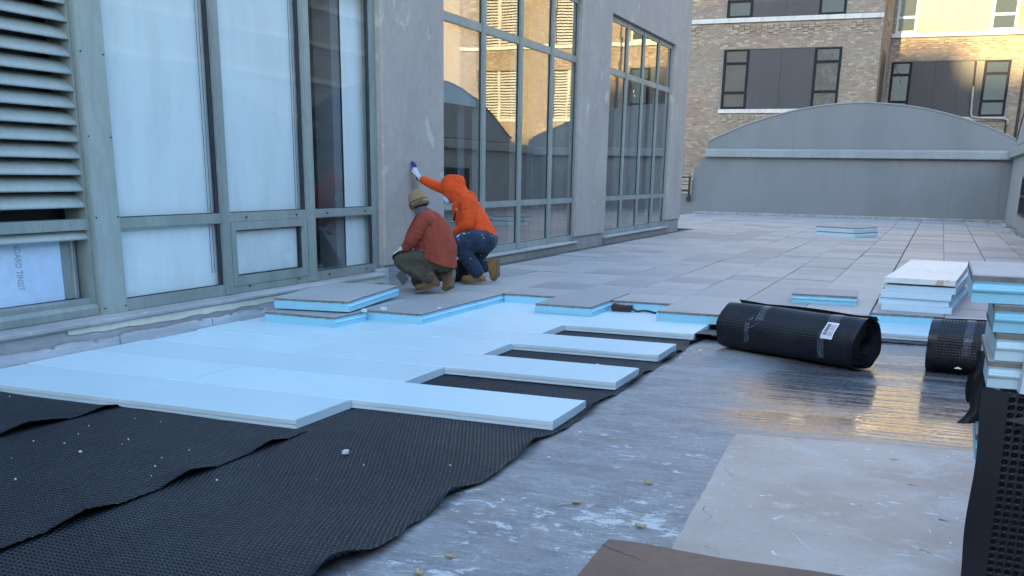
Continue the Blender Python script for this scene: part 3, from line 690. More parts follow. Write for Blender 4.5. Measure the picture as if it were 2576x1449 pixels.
# sill bands made of separate stones
def band(x0, x1, z0, z1, y, step=0.62):
    x = x0
    me = {}
    while x < x1 - 0.05:
        b = min(x + step, x1); w = round(b - x, 3)
        if w not in me: me[w] = MB().cbox(0.004, -0.07, z0, w - 0.004, 0.02, z1, 0.006).mesh('sill_stone', M['stone'])
        o = link('sill_stone', me[w], apt); o.matrix_parent_inverse = Matrix.Translation(apt.location).inverted(); o.location = (x, y + rng.uniform(-0.006, 0.006), 0); x = b
band(-12.2, XC, 7.19, 7.355, YM); band(-8.68, -4.06, 3.865, 4.01, YM); band(XC, 10.8, 7.18, 7.335, YW); band(-2.7, 2.08, 3.865, 4.01, YW); band(7.4, 9.85, 3.865, 4.01, YW); band(4.0, 5.8, 3.865, 4.01, YW)
# toothed brick corbels under the bands
def corbels(x0, x1, ztop, y):
    cm = MB(); n = int((x1 - x0) / 0.22)
    for i in range(n):
        x = x0 + i * 0.22
        for r, (k, ph) in enumerate(((1, 0), (1, 0), (2, 0), (2, 1), (3, 1))):
            if (i + ph) % k == 0: cm.box(x, y - 0.045 + 0.004 * r, ztop - 0.078 * (r + 1), x + 0.19, y + 0.005, ztop - 0.078 * r - 0.012)
    P_(cm, 'corbel', M['brick'], apt)
corbels(-8.5, -4.2, 7.12, YM); corbels(-8.5, -4.2, 3.80, YM); corbels(-2.6, 2.0, 7.12, YW); corbels(-2.6, 2.0, 3.80, YW); corbels(7.5, 9.8, 7.12, YW)
corbels(-10.2, -9.4, 7.12, YM); corbels(-3.9, -3.2, 7.12, YM)
# brick soldier course over the windows is pale; window groups: tall narrow window, two panels, tall narrow window
def narrow(x0, x1, z0, z1, y, fm='win_frame'):
    f = MB(); fw = 0.105; d0, d1 = y + 0.02, y + 0.10
    rows = [z0, z0 + 0.62, z0 + 1.70, z1]
    f.box(x0, d0, z0, x0 + fw, d1, z1); f.box(x1 - fw, d0, z0, x1, d1, z1)
    for i, z in enumerate(rows):
        a = z if i == 0 else z - 0.05; b = a + 0.10 if i < 3 else z
        f.box(x0 + fw, d0 + 0.002, a, x1 - fw, d1, b)
    w = P_(f, 'window', M[fm], apt)
    for i in range(3):
        P_(MB().add([(x0 + fw, y + 0.06, rows[i] + 0.05), (x1 - fw, y + 0.06, rows[i] + 0.05), (x1 - fw, y + 0.06, rows[i+1] - 0.05), (x0 + fw, y + 0.06, rows[i+1] - 0.05)], [(0, 1, 2, 3)]), 'pane', M['glass_far'], w)
def group(g, k, y, pm='panel'):
    z0, z1 = 4.01 + FH * k, 6.21 + FH * k
    narrow(g[0], g[2], z0, z1, y, 'win_frame' if pm == 'panel' else 'slat'); narrow(g[3], g[1], z0, z1, y, 'win_frame' if pm == 'panel' else 'slat')
    n = 2 if y == YM else 3
    for i in range(n):
        a = g[2] + (g[3] - g[2]) * i / n; b = g[2] + (g[3] - g[2]) * (i + 1) / n
        P_(MB().cbox(a + 0.004, y + 0.03, z0, b - 0.004, y + 0.10, z1, 0.004), 'infill_panel', M[pm], apt)
for g in main_g:
    for k in range(0, 4): group(g, k, YM)
for g in wing_g:
    for k in range(0, 4): group(g, k, YW, 'panel' if k == 0 else 'panel_light')
for a, b in wing_l:
    for k in range(0, 3):
        z0, z1 = 4.01 + FH * k, 6.21 + FH * k
        f = MB(); f.box(a, YW + 0.09, z0, b, YW + 0.10, z1)
        lp = P_(f, 'louver_panel', M['win_frame'], apt)
        mid = (a + b) / 2; s = MB(); s.box(mid - 0.06, YW + 0.02, z0, mid + 0.06, YW + 0.08, z1); P_(s, 'post', M['slat'], lp)
        sm_ = MB()
        for i in range(17):
            z = z0 + 0.03 + i * 0.128
            for p, q in ((a + 0.03, mid - 0.06), (mid + 0.06, b - 0.03)): sm_.prism([(YW + 0.03, z), (YW + 0.035, z), (YW + 0.085, z + 0.075), (YW + 0.08, z + 0.08)], 'x', p, q)
        P_(sm_, 'slat', M['slat'], lp)
P_(MB().box(XC + 0.004, 44.2, 4.0, XC + 0.015, 46.6, 6.2), 'infill_panel', M['panel'], apt)
P_(MB().box(XC + 0.004, 44.2, 7.35, XC + 0.015, 46.6, 9.55), 'infill_panel', M['panel'], apt)
dp = tag(empty('drain_pipe', (0.75, YW - 0.1, 4)), 'pale bent drain pipe crossing the dark panels of the brick building', 'pipe')
P_(MB().tube([(0.66, YW - 0.12, 6.2), (0.70, YW - 0.12, 5.2)], 0.035, 8), 'black_upper_pipe', M['black_metal'], dp)
P_(MB().tube([(0.69, YW - 0.12, 5.2), (0.74, YW - 0.12, 4.15), (0.78, YW - 0.12, 4.02), (0.95, YW - 0.12, 3.965), (2.05, YW - 0.12, 3.93), (2.18, YW - 0.12, 3.86), (2.19, YW - 0.12, 3.7)], 0.045, 8), 'pipe_run', M['pipe'], dp)
P_(MB().tube([(2.14, YW - 0.08, 3.86), (2.14, YW - 0.08, 2.2)], 0.04, 8), 'down_pipe', M['black_metal'], dp)
P_(MB().tube([(2.55, YW - 0.05, 12), (2.55, YW - 0.05, 1.5)], 0.05, 8), 'down_pipe', M['black_metal'], dp)
# unseen block added behind the camera, its top stepped to shape the shade edge
tw = tag(empty('shade_block', (-30, -160, -14)), 'tall unseen block added far behind the viewpoint to shade the terrace', 'building')
P_(MB().box(-110, -176, -14, -13.0, -150, 60.5), 'high_shade_step', M['blocker_wall'], tw)
P_(MB().box(-13.0, -176, -14, -9.5, -150, 59.2), 'middle_shade_step', M['blocker_wall'], tw)
P_(MB().box(-9.5, -176, -14, 70.0, -150, 56.3), 'low_shade_step', M['blocker_wall'], tw)
rb = tag(empty('sky_blocker', (52, 30, -14)), 'long plain block added out of view on the right to screen the low sky', 'building')  # added to keep bright low sky out of the window reflections
P_(MB().box(46, -40, -14, 60, 140, 22.0), 'wall', M['blocker_wall'], rb)
m = MB()
for k in range(8): m.box(45.8, -40, -4 + 3.4 * k, 45.99, 140, -3.5 + 3.4 * k)
P_(m, 'floor_band', M['stone'], rb)['kind'] = 'stuff'
# ================================================================== PAVERS
terrace = tag(empty('paved_terrace', (-2, 20, 0.1)), kind='structure')
XB = [-5.615, -4.905, -4.275, -3.65, -3.05, -2.41, -1.785, -1.14, -0.495, 0.17, 0.80, 1.42, 1.955]
FRONT = [8.34, 8.335, 10.285, 9.60, 10.29, 9.66, 9.66, 9.66, 10.59, 9.96, 9.96, 9.96]
slab_cache = {}
def slab_mesh(w, l, teeth=False):
    key = (round(w, 2), round(l, 2), teeth)
    if key in slab_cache: return slab_cache[key]
    w, l = key[0], key[1]
    m = MB(); m.cbox(0.005, 0.005, -0.021, w - 0.005, l - 0.005, 0.0, 0.004)
    m.m = [1 if i not in (1,) else 0 for i in range(len(m.f))]
    m.m[1] = 0
    for i in range(6, 10): m.m[i] = 0
    if teeth:
        r = random.Random(5); x = 0.02
        while x < w - 0.04:
            b = x + r.uniform(0.014, 0.026); q = r.uniform(0.004, 0.014)
            m.add([(x, 0.007, -0.02), (b, 0.007, -0.02), ((x + b) / 2, 0.010, -0.021 - q), (x, 0.02, -0.02), (b, 0.02, -0.02)], [(0, 2, 1), (0, 3, 2), (1, 2, 4)], 1); x = b + r.uniform(0.004, 0.012)
    slab_cache[key] = m.mesh('paver', [M['topping'], M['topping_edge']]); return slab_cache[key]
foam_cache = {}
def foam_mesh(w, l, t=0.079, mat='foam_cyan'):
    key = (round(w, 2), round(l, 2), round(t, 3), mat)
    if key in foam_cache: return foam_cache[key]
    w, l = key[0], key[1]; a = t / 0.079
    right = [(w - 0.002, -0.1), (w - 0.002, -0.062), (w + 0.006, -0.058), (w + 0.009, -0.050), (w + 0.004, -0.044), (w - 0.008, -0.041), (w - 0.010, -0.030), (w - 0.004, -0.021)]
    left = [(0.004, -0.021), (0.010, -0.030), (0.012, -0.041), (0.0, -0.044), (-0.003, -0.050), (0.0, -0.058), (0.004, -0.062), (0.004, -0.1)]
    prof = [(x, -0.021 + (z + 0.021) * a) for x, z in right + left]
    m = MB(); m.prism(prof, 'y', 0.010, l - 0.006); foam_cache[key] = m.mesh('foam_base', M[mat]); return foam_cache[key]
class R2:
    pass
cells = []
prng = random.Random(11)
for c in range(12):
    y = FRONT[c]; w = XB[c + 1] - XB[c]; first = True
    while y < BY - 0.16:
        l = prng.choice([0.69, 0.69, 0.69, 1.28]) if not first else {0: 0.86, 1: 1.245, 2: 0.69, 3: 1.38, 4: 0.73, 5: 1.46}.get(c, 0.69)
        if c == 1 and y > 9.5 and y < 9.7: l = 0.70
        b = min(y + l, BY - 0.10)
        cells.append((XB[c], y, w, b - y, first)); y = b; first = False
for c in range(4):
    x0 = -8.15 + c * 0.633; y = 25.95
    while y < BY - 0.16:
        b = min(y + prng.choice([0.69, 0.69, 1.28]), BY - 0.10); cells.append((x0, y, 0.63, b - y, False)); y = b
cells.sort(key=lambda q: q[1])
far = MB()
for i, (x, y, w, l, first) in enumerate(cells):
    dz = rng.uniform(-0.003, 0.003)
    if i < 300:
        o = link('paver', slab_mesh(w, l, first), terrace); o.matrix_parent_inverse = Matrix.Translation(terrace.location).inverted()
        o.location = (x, y, ZP + dz); o.rotation_euler = (rng.normal() * 0.0012, rng.normal() * 0.0012, rng.normal() * 0.0015)
        if y < 11.6:
            link('foam_base', foam_mesh(w, l), o)
    else:
        far.cbox(x + 0.006, y + 0.006, ZP - 0.021 + dz, x + w - 0.006, y + l - 0.006, ZP + dz, 0.0025)
far.build('paver', M['topping'], terrace).matrix_parent_inverse = Matrix.Translation(terrace.location).inverted()
terrace.children[-1]['kind'] = 'stuff'
tb = MB(); tb.box(-5.9, 11.7, 0.0, 1.95, BY - 0.01, ZP - 0.03); tb.box(-8.2, 25.9, 0.0, -5.9, BY - 0.01, ZP - 0.03)
o = tb.build('paver_bed', M['dark'], terrace); o.matrix_parent_inverse = Matrix.Translation(terrace.location).inverted()

def loose_paver(x, y, z, w, l, rz, label, group=None, rx=0.0, ry=0.0, t=0.079, mat='foam_cyan', teeth=True):
    """z is the height of the surface it rests on"""
    r = tag(empty('loose_paver', (x, y, z), rz), label, 'paver', group); r.rotation_euler = (rx, ry, rz)
    s = link('topping', slab_mesh(w, l, teeth), r, (0, 0, t + 0.021)); link('foam_base', foam_mesh(w, l, t, mat), r, (0, 0, t + 0.021))
    return r
loose_paver(-5.62, 7.80, ZB, 0.77, 0.53, math.radians(-2.5), 'lower blue-edged paver by the wall, half covered by the paver lying on it', 'loose pavers beside the wall')
loose_paver(-5.60, 7.93, ZP + 0.012, 0.75, 1.26, math.radians(7), 'grey-topped paver lying crooked on top of another beside the office wall', 'loose pavers beside the wall', rx=0.018)
loose_paver(-1.36, 11.68, ZP, 0.66, 0.66, math.radians(-87), 'single blue-edged paver lying alone on the terrace behind the long black roll', t=0.075)
a = math.radians(22)
loose_paver(-2.55, 24.75, ZP, 0.98, 1.0, math.radians(-26), 'lower paver of the dark topped pair standing far out on the terrace', 'far pair of pavers', t=0.085, mat='foam', teeth=False)
loose_paver(-2.58, 24.78, ZP + 0.107, 0.98, 1.0, math.radians(-27), 'upper paver of the dark topped pair standing far out on the terrace', 'far pair of pavers', t=0.085, mat='foam', teeth=False)

# tall stack of pavers at the right edge, close to the viewpoint
names = ['lowest', 'second lowest', 'third lowest', 'fourth lowest', 'fifth lowest', 'sixth lowest', 'seventh lowest', 'eighth lowest', 'ninth lowest', 'third', 'second', 'topmost']
z = ROOF + 0.002
SH = (1.038 - z) / 12
for i in range(12):
    x0 = 0.262 + rng.uniform(-0.01, 0.01); y0 = 3.56 + rng.uniform(-0.01, 0.01); rz = rng.uniform(-0.02, 0.02)
    if i == 6: x0, y0 = 0.205, 3.60
    if i >= 9: x0, y0, rz = {9: (0.196, 3.50, 0.0), 10: (0.201, 3.50, 0.01), 11: (0.198, 3.50, -0.012)}[i]
    lab = {9: 'third blue paver below the projecting top paver in the tall right-hand stack', 10: 'second blue paver below the projecting top paver in the tall right-hand stack',
           11: 'stained blue paver directly under the projecting top paver of the right-hand stack'}.get(i, '%s paver of the tall stack at the right edge, behind the black sheet' % names[i])
    loose_paver(x0, y0 + 0.62, z, 0.62, 1.25, rz - math.pi / 2, lab, 'pavers in the tall right-hand stack', teeth=False, t=SH - 0.022, mat='foam_cyan' if i in (11, 6) else 'foam'); z += SH
loose_paver(0.116, 3.50 + 0.63, z + 0.001, 0.63, 1.25, -math.pi / 2, 'topmost paver of the right-hand stack, projecting left over the others', 'pavers in the tall right-hand stack', teeth=False, t=0.064)
# offcut of pale foam leaning by the stack
m = MB(); m.cbox(-0.16, -0.02, 0, 0.16, 0.03, 0.20, 0.004)
tag(m.build('foam_offcut', M['foam_white'], None, (0.455, 3.475, 0.765), (0.0, 0.06, 0.10)), 'white foam offcut stuck against the right-hand stack of pavers', 'foam offcut')
# sheets of foam piled on the terrace
zz = ZP + 0.001
for i, (dx, dy, th, mt, lab) in enumerate(((0.02, 0.0, 0.062, 'foam_pale', 'bottom foam sheet of the pile on the terrace beside the tall stack'), (-0.012, 0.02, 0.060, 'foam_pale', 'second foam sheet from the bottom of the pile on the terrace'),
        (0.0, 0.0, 0.062, 'foam_pale', 'middle foam sheet of the five in the pile on the terrace'), (0.03, 0.01, 0.062, 'foam_pale', 'second foam sheet from the top of the pile on the terrace'), (0.02, -0.02, 0.052, 'foam_white', 'warped white topmost foam sheet of the pile, its top tinted warm for reflected sunlight'))):
    m = MB(); n = 9; vs = []
    lift = 0.018 if i == 4 else 0.0
    for k in range(n):
        t = k / (n - 1); y = t * 2.55; dz = lift * (1 - t * 1.2) + (0.03 * t * t if i == 4 else 0)
        vs += [(0, y, dz), (0.655, y, dz + (0.0)), (0.655, y, dz + th), (0, y, dz + th)]
    fs = [(k*4+q, k*4+(q+1) % 4, (k+1)*4+(q+1) % 4, (k+1)*4+q) for k in range(n-1) for q in range(4)] + [(3, 2, 1, 0), tuple((n-1)*4+q for q in range(4))]
    m.add(vs, fs)
    tag(m.build('foam_sheet', M['sun_tinted_foam'] if i == 4 else M[mt], None, (-0.44 + dx, 10.86 + dy, zz), (0, 0, math.radians(-4.5 + rng.uniform(-0.6, 0.6)))), lab, 'foam sheet', 'foam sheets in the pile')
    zz += th + 0.0015

# ================================================================== BLUE FOAM BOARDS
def board_mesh(L, w=0.6005, h=0.053):
    prof = [(0, 0), (w + 0.003, 0), (w + 0.003, 0.016), (w - 0.010, 0.018), (w - 0.010, 0.023), (w, 0.0245), (w, h - 0.005), (w - 0.006, h), (0.006, h), (0, h - 0.005), (0, 0.0245), (0.010, 0.023), (0.010, 0.018), (-0.003, 0.016), (-0.003, 0)]
    m = MB(); m.prism(prof, 'x', 0, L); m.m = [0 if i in (6, 7, 8) else 1 for i in range(len(m.f))]; return m.mesh('foam_board', [M['foam'], M['foam_lit_side']])
rows = []
for k in range(-1, 10):
    y = 5.30 + 0.6145 * k
    if k == -1: rows.append((y, [(-5.845, -3.20)]))
    elif k % 2 == 0 and k < 8: rows.append((y, [(-5.845 + 0.02 * (k % 3), -4.462), (-4.459, {0: -1.887, 2: -1.885, 4: -1.90, 6: -1.89}[k])]))
    elif k % 2 == 1 and k < 7: rows.append((y, [(-5.85, {1: -3.165, 3: -3.135, 5: -3.11}[k])]))
    else: rows.append((y, [(-5.845, -4.46), (-4.457, -3.12), (-3.117, -1.9 if k != 8 else -1.93)]))
ords = ['front row', 'second row', 'third row', 'fourth row', 'fifth row', 'sixth row', 'seventh row', 'eighth row', 'ninth row', 'tenth row', 'eleventh row']
for i, (y, segs) in enumerate(rows):
    for j, (a, b) in enumerate(segs):
        where = {1: 'reaching out from the wall', 2: ('short, against the wall', 'long, ending over the black mat')[min(j, 1)], 3: ('next to the wall', 'in the middle', 'partly under pavers')[j]}[len(segs)]
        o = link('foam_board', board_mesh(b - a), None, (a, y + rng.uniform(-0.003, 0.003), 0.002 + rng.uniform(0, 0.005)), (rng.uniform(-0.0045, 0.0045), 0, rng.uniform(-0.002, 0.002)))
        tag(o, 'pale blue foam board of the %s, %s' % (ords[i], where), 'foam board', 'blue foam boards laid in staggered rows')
for j, (a, b) in enumerate(((-1.15, 0.20), (0.205, 1.93))):
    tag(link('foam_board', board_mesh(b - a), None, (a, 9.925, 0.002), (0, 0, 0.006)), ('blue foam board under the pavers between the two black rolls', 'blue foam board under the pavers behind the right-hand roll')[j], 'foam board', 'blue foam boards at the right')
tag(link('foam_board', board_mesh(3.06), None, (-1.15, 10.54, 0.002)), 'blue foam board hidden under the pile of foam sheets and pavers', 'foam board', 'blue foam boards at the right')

# ================================================================== BLACK DIMPLE MATS
def waves(x, y, seed):
    r = np.random.default_rng(seed); h = np.zeros_like(x)
    for _ in range(9):
        a = r.uniform(0, math.pi); f = r.uniform(1.5, 5.5); ph = r.uniform(0, 6.3)
        h += np.sin((x * math.cos(a) + y * math.sin(a)) * f + ph) * r.uniform(0.3, 1.0) / f
    return h
def dimples(u, v, pitch):
    v2 = v / (pitch * 1.22); row = np.floor(v2); u2 = u / pitch + 0.5 * (row % 2)
    du = (u2 % 1) - 0.5; dv = (v2 % 1) - 0.5
    d = np.sqrt(du * du + dv * dv)
    return np.clip(1.5 - d / 0.29, 0, 1)
def mat_sheet(x0, x1, y0, y1, step, seed, amp, edge_amp, zbase, ragged=(False, True), calm=None, under=None):
    nx = int((x1 - x0) / step) + 1; ny = int((y1 - y0) / step) + 1
    X, Y = np.meshgrid(np.linspace(x0, x1, nx), np.linspace(y0, y1, ny), indexing='ij')
    t = (X - x0) / (x1 - x0)
    wob = 0.014 * np.sin(Y * 5.3 + seed) + 0.009 * np.sin(Y * 12.1 + 2 * seed) + 0.004 * np.sin(Y * 31 + seed)
    XX = X + wob * (np.clip((t - 0.7) / 0.3, 0, 1) if ragged[1] else 0) + wob * (np.clip((0.3 - t) / 0.3, 0, 1) if ragged[0] else 0)
    YY = Y + 0.02 * np.sin(X * 3 + seed) + 0.006 * waves(X, Y, seed + 5)
    h = amp * (waves(X, Y, seed) * 0.8 + 0.3)
    if calm: h = h * (0.12 + 0.88 * np.clip((X - calm[0]) / calm[1], 0, 1) ** 1.5) * (0.3 + 0.7 * np.clip((5.2 - Y) / 0.7, 0, 1))
    e = np.zeros_like(X)
    if ragged[1]: e = np.clip((t - 0.93) / 0.07, 0, 1) ** 2 * (0.5 + 0.8 * np.sin(Y * 6.1 + seed) + 0.4 * np.sin(Y * 13 + 1))
    if ragged[0]: e = e + np.clip((0.08 - t) / 0.08, 0, 1) ** 2 * np.clip(-0.25 + 1.3 * np.sin(Y * 7.7 + seed * 2) + 0.5 * np.sin(Y * 3.1), 0, 2)
    flat = np.clip(np.minimum(t, 1 - t) * (x1 - x0) / 0.03, 0, 1)
    if under is not None:
        press = np.clip((Y - under[0]) / 0.12, 0, 1) * np.clip((under[1] - X) / 0.10, 0, 1)
        h = h * (1 - press) ; 
    fade = np.clip((0.0 + 1.0), 0, 1)
    D = dimples(XX + 0.03 * waves(X, Y, seed + 9), Y + 0.03 * waves(X, Y, seed + 3), 0.0225)
    Z = zbase + np.maximum(h, 0) + np.maximum(e, 0) * edge_amp - 0.0125 * D * (0.25 + 0.75 * flat)
    if under is not None: Z = np.where(press > 0.9, np.minimum(Z, 0.0010), Z)
    return np.stack([XX, YY, Z], -1)
def rag(y, seed): return 0.0
s1 = tag(empty('dimple_mat', (-2.5, 4, ROOF)), 'black dimpled drainage mat nearest the bare roof, wavy along its free edge', 'drainage mat', 'black drainage mats')
def sheet(name, P, parent):
    o = link(name, grid_mesh(name, P, M['mat']), parent); o.matrix_parent_inverse = Matrix.Translation(parent.location).inverted(); return o
sheet('near_sheet', mat_sheet(-3.18, -1.845, 2.3, 5.31, 0.00325, 3, 0.040, 0.030, 0.001, (False, True), under=(5.16, -1.9), calm=(-3.2, 0.45)), s1)
sheet('far_sheet', mat_sheet(-3.3, -1.845, 5.30, 10.2, 0.0080, 3, 0.008, 0.030, 0.0005, (False, True), under=(5.2, -1.92)), s1)
s2 = tag(empty('dimple_mat', (-3.8, 4, ROOF)), 'middle black dimpled drainage mat, its lapped edge gaping over the next mat', 'drainage mat', 'black drainage mats')
P2 = mat_sheet(-4.52, -3.10, 2.45, 4.80, 0.00335, 8, 0.012, 0.022, 0.007, (False, False), under=(4.56, -2.9))
tt = np.clip((P2[:, :, 0] + 3.25) / 0.15, 0, 1) ** 1.5; Yv = P2[:, :, 1]
gape = np.clip(1 - np.abs(Yv - 3.01) / 0.20, 0, 1) ** 0.8 * 0.034 + np.clip(1 - np.abs(Yv - 3.66) / 0.20, 0, 1) ** 0.8 * 0.040 + np.clip(1 - np.abs(Yv - 4.30) / 0.16, 0, 1) ** 0.8 * 0.030
P2[:, :, 2] += tt * (gape + 0.004); P2[:, :, 0] += tt * 0.005 * np.sin(Yv * 9)
sheet('sheet', P2, s2)
s3 = tag(empty('dimple_mat', (-5.1, 4, ROOF)), 'black dimpled drainage mat nearest the office wall with a lifted lap', 'drainage mat', 'black drainage mats')
P3 = mat_sheet(-5.85, -4.44, 3.5, 4.80, 0.0034, 13, 0.010, 0.022, 0.013, (False, False), under=(4.56, -4.0))
tt = np.clip((P3[:, :, 0] + 4.60) / 0.15, 0, 1) ** 1.5; Yv = P3[:, :, 1]
P3[:, :, 2] += tt * (np.clip(1 - np.abs(Yv - 3.98) / 0.30, 0, 1) ** 0.8 * 0.048 + np.clip(1 - np.abs(Yv - 4.55) / 0.2, 0, 1) * 0.02 + 0.004)
sheet('sheet', P3, s3)
tag(link('dimple_mat', grid_mesh('dimple_mat', mat_sheet(-1.75, 1.94, 9.73, 10.6, 0.012, 21, 0.006, 0.02, 0.0, (False, False), under=(9.93, 3.0)), M['mat'])), 'black drainage mat peeping out under the boards behind the two rolls', 'drainage mat', 'black drainage mats')

# ================================================================== ROLLS OF DIMPLE MAT
def make_roll(p0, p1, R, seed, label):
    """axis from p0 to p1, both 3-d points"""
    p0 = Vector(p0); p1 = Vector(p1); ax = (p1 - p0); L = ax.length; ax.normalize()
    side = Vector((0, 0, 1)).cross(ax).normalized(); up = ax.cross(side)
    root = tag(empty('mat_roll', ((p0.x + p1.x) / 2, (p0.y + p1.y) / 2, ROOF)), label, 'mat roll', 'rolls of black drainage mat')
    rr = np.random.default_rng(seed); ph = rr.uniform(0, 6.3, 5)
    def rad(th, base): return base * (1 + 0.028 * np.cos(6 * th + ph[0]) + 0.02 * np.cos(3 * th + ph[1]) + 0.02 * np.cos(2 * th + ph[2]) - 0.045 * np.clip(-np.sin(th) - 0.86, 0, 1) * 6)
    step = 0.0048; nu = int(L / step); nv = int(2 * math.pi * R / step)
    U, TH = np.meshgrid(np.linspace(0, L, nu), np.linspace(0, 2 * math.pi, nv), indexing='ij')
    r = rad(TH, R) + 0.003 * np.sin(U * 7 + TH * 3)
    flange = np.clip(np.minimum(U, L - U) / 0.012 - 4.5, 0, 1)
    cu = (U / 0.0225) % 1 - 0.5; cv = ((TH * R) / 0.0212) % 1 - 0.5
    D = np.clip(1.25 - np.sqrt(cu * cu + cv * cv) / 0.34, 0, 1) ** 0.6
    r = r - 0.0062 * D * flange - 0.004 * (1 - np.clip(np.minimum(U, L - U) / 0.03, 0, 1)) * (0.5 + 0.5 * np.sin(TH * 9 + seed))
    c, s = np.cos(TH), np.sin(TH)
    def place(Uu, Y, Z):
        return np.stack([p0[i] + ax[i] * Uu + side[i] * Y + up[i] * Z for i in range(3)], -1)
    o = link('roll_skin', grid_mesh('roll_skin', place(U, r * c, r * s), M['mat']), root); o.matrix_parent_inverse = Matrix.Translation(root.location).inverted()
    # wound layers seen at the open ends
    th = np.linspace(0, 2 * math.pi * 6.5, 420); rb = np.linspace(R * 0.965, R * 0.40, 420)
    squash = 1 - 0.22 * (1 - rb / R)
    for e, (uu, dr) in enumerate(((L, 1), (0, -1))):
        d0 = rr.uniform(-0.012, 0.006, 420); d0 = np.convolve(d0, np.ones(24) / 24, 'same') * 3
        depth = 0.006 + 0.022 * (1 - rb / R) + 0.5 * d0
        rA = rad(th % (2 * math.pi), 1.0) * rb + 0.003 * np.sin(th * 5.3 + seed)
        rB = rA - 0.0065
        Us = np.stack([uu - dr * (depth + 0.25), uu - dr * depth, uu - dr * depth, uu - dr * (depth + 0.25)], 0)
        Rs = [rA, rA, rB, rB]
        o = link('wound_layers', grid_mesh('wound_layers', place(Us, np.stack([q * np.cos(th) for q in Rs]) * 1.02, np.stack([q * np.sin(th) * squash for q in Rs])), M['mat_flat'], False), root); o.matrix_parent_inverse = Matrix.Translation(root.location).inverted()
    # free edge of the sheet lying along the top
    te = np.linspace(0, 1, 40); a0 = math.radians(62)
    E0 = place(te * L, (R * 1.0) * math.cos(a0) + 0 * te, (R * 1.0) * math.sin(a0) + 0 * te); gap = 0.010 + 0.012 * np.abs(np.sin(te * 5 + seed))
    E1 = place(te * L, (R + gap) * math.cos(a0 - 0.10) , (R + gap) * math.sin(a0 - 0.10)); E2 = place(te * L, (R + gap + 0.012) * math.cos(a0 + 0.10), (R + gap + 0.012) * math.sin(a0 + 0.10))
    o = link('free_edge', grid_mesh('free_edge', np.stack([E2, E1, E0], 0), M['mat_flat']), root); o.matrix_parent_inverse = Matrix.Translation(root.location).inverted()
    def strap(u0, w, a, b, name, mat, off=0.006, skew=0.0):
        n = 24; t = np.linspace(a, b, n); uu = np.stack([u0 + skew * (t - a), u0 + w + skew * (t - a)], 0)
        rq = rad(t, R) + off
        o = link(name, grid_mesh(name, place(uu, np.stack([rq * np.cos(t)] * 2), np.stack([rq * np.sin(t)] * 2)), M[mat]), root); o.matrix_parent_inverse = Matrix.Translation(root.location).inverted(); return o
    return root, strap, place, rad
roll1, st1, pl1, rad1 = make_roll((-1.545, 8.845, 0.178), (-0.385, 8.215, 0.182), 0.199, 2, 'long black roll of dimpled drainage mat with a paper label on its end')
rad_ = math.radians
# the side towards the viewpoint is at angle 180 +- (side axis points away)
def facing(roll_ax): return 0
st1(0.36, 0.075, rad_(100), rad_(150), 'tape_band', 'tape', 0.004, 0.02); st1(1.02, 0.10, rad_(85), rad_(128), 'tape_band', 'tape', 0.004); st1(1.01, 0.06, rad_(150), rad_(215), 'tape_band', 'tape', 0.003)
st1(0.30, 0.05, rad_(158), rad_(205), 'tape_band', 'tape', 0.003)
lb = st1(1.035, 0.105, rad_(128), rad_(170), 'paper_label', 'label', 0.009)
bars = MB()
for i in range(13):
    a0 = rad_(133 + i * 2.3); a1 = a0 + rad_(0.7 + 0.9 * ((i * 7) % 3) / 2)
    for t in (a0,):
        pts = []
        for tt_, uu in ((a0, 1.048), (a1, 1.048), (a1, 1.082), (a0, 1.082)):
            rq = float(rad1(np.array(tt_), 0.199)) + 0.0115; pts.append(tuple(pl1(np.array(uu), np.array(rq * math.cos(tt_)), np.array(rq * math.sin(tt_)))))
        bars.add(pts, [(0, 1, 2, 3)])
for i in range(4):
    for a0, a1 in ((134 + 0, 150 + 4 * (i % 2)), (154, 163)):
        pts = []
        for tt_, uu in ((rad_(a0), 1.091 + i * 0.011), (rad_(a1), 1.091 + i * 0.011), (rad_(a1), 1.0945 + i * 0.011), (rad_(a0), 1.0945 + i * 0.011)):
            rq = float(rad1(np.array(tt_), 0.199)) + 0.0115; pts.append(tuple(pl1(np.array(uu), np.array(rq * math.cos(tt_)), np.array(rq * math.sin(tt_)))))
        bars.add(pts, [(0, 1, 2, 3)])
ob = bars.build('label_print', M['black_ink'], lb)
# torn tape tails
m = MB(); 
for pts in ([(-1.31, 8.53, 0.295), (-1.335, 8.50, 0.28), (-1.345, 8.47, 0.285)], [(-1.255, 8.49, 0.255), (-1.33, 8.48, 0.215), (-1.37, 8.49, 0.185)]):
    m.tube(pts, [0.010, 0.008, 0.003], 6)
ob = m.build('tape_tail', M['tape'], roll1); ob.matrix_parent_inverse = Matrix.Translation(roll1.location).inverted()
roll2, st2, pl2, rad2 = make_roll((0.055, 8.475, 0.178), (1.30, 8.36, 0.178), 0.199, 6, 'black roll of dimpled drainage mat half hidden behind the tall paver stack')
st2(0.25, 0.06, rad_(88), rad_(190), 'tape_band', 'tape', 0.003)
m = MB(); m.tube([(0.25, 8.26, 0.05), (0.275, 8.255, 0.055), (0.30, 8.255, 0.047)], [0.003, 0.009, 0.003], 6)
tag(m.build('paper_scrap', M['label']), 'small pale scrap stuck low on the half hidden black roll', 'scrap')
# crumpled piece of mat at the left end of the long roll
m = MB()
P = mat_sheet(-1.93, -1.60, 9.02, 9.50, 0.012, 31, 0.05, 0.02, 0.03, (True, True)); 
tag(link('mat_scrap', grid_mesh('mat_scrap', P, M['mat_flat'])), 'crumpled black scrap of mat between the last board and the long roll', 'mat scrap')

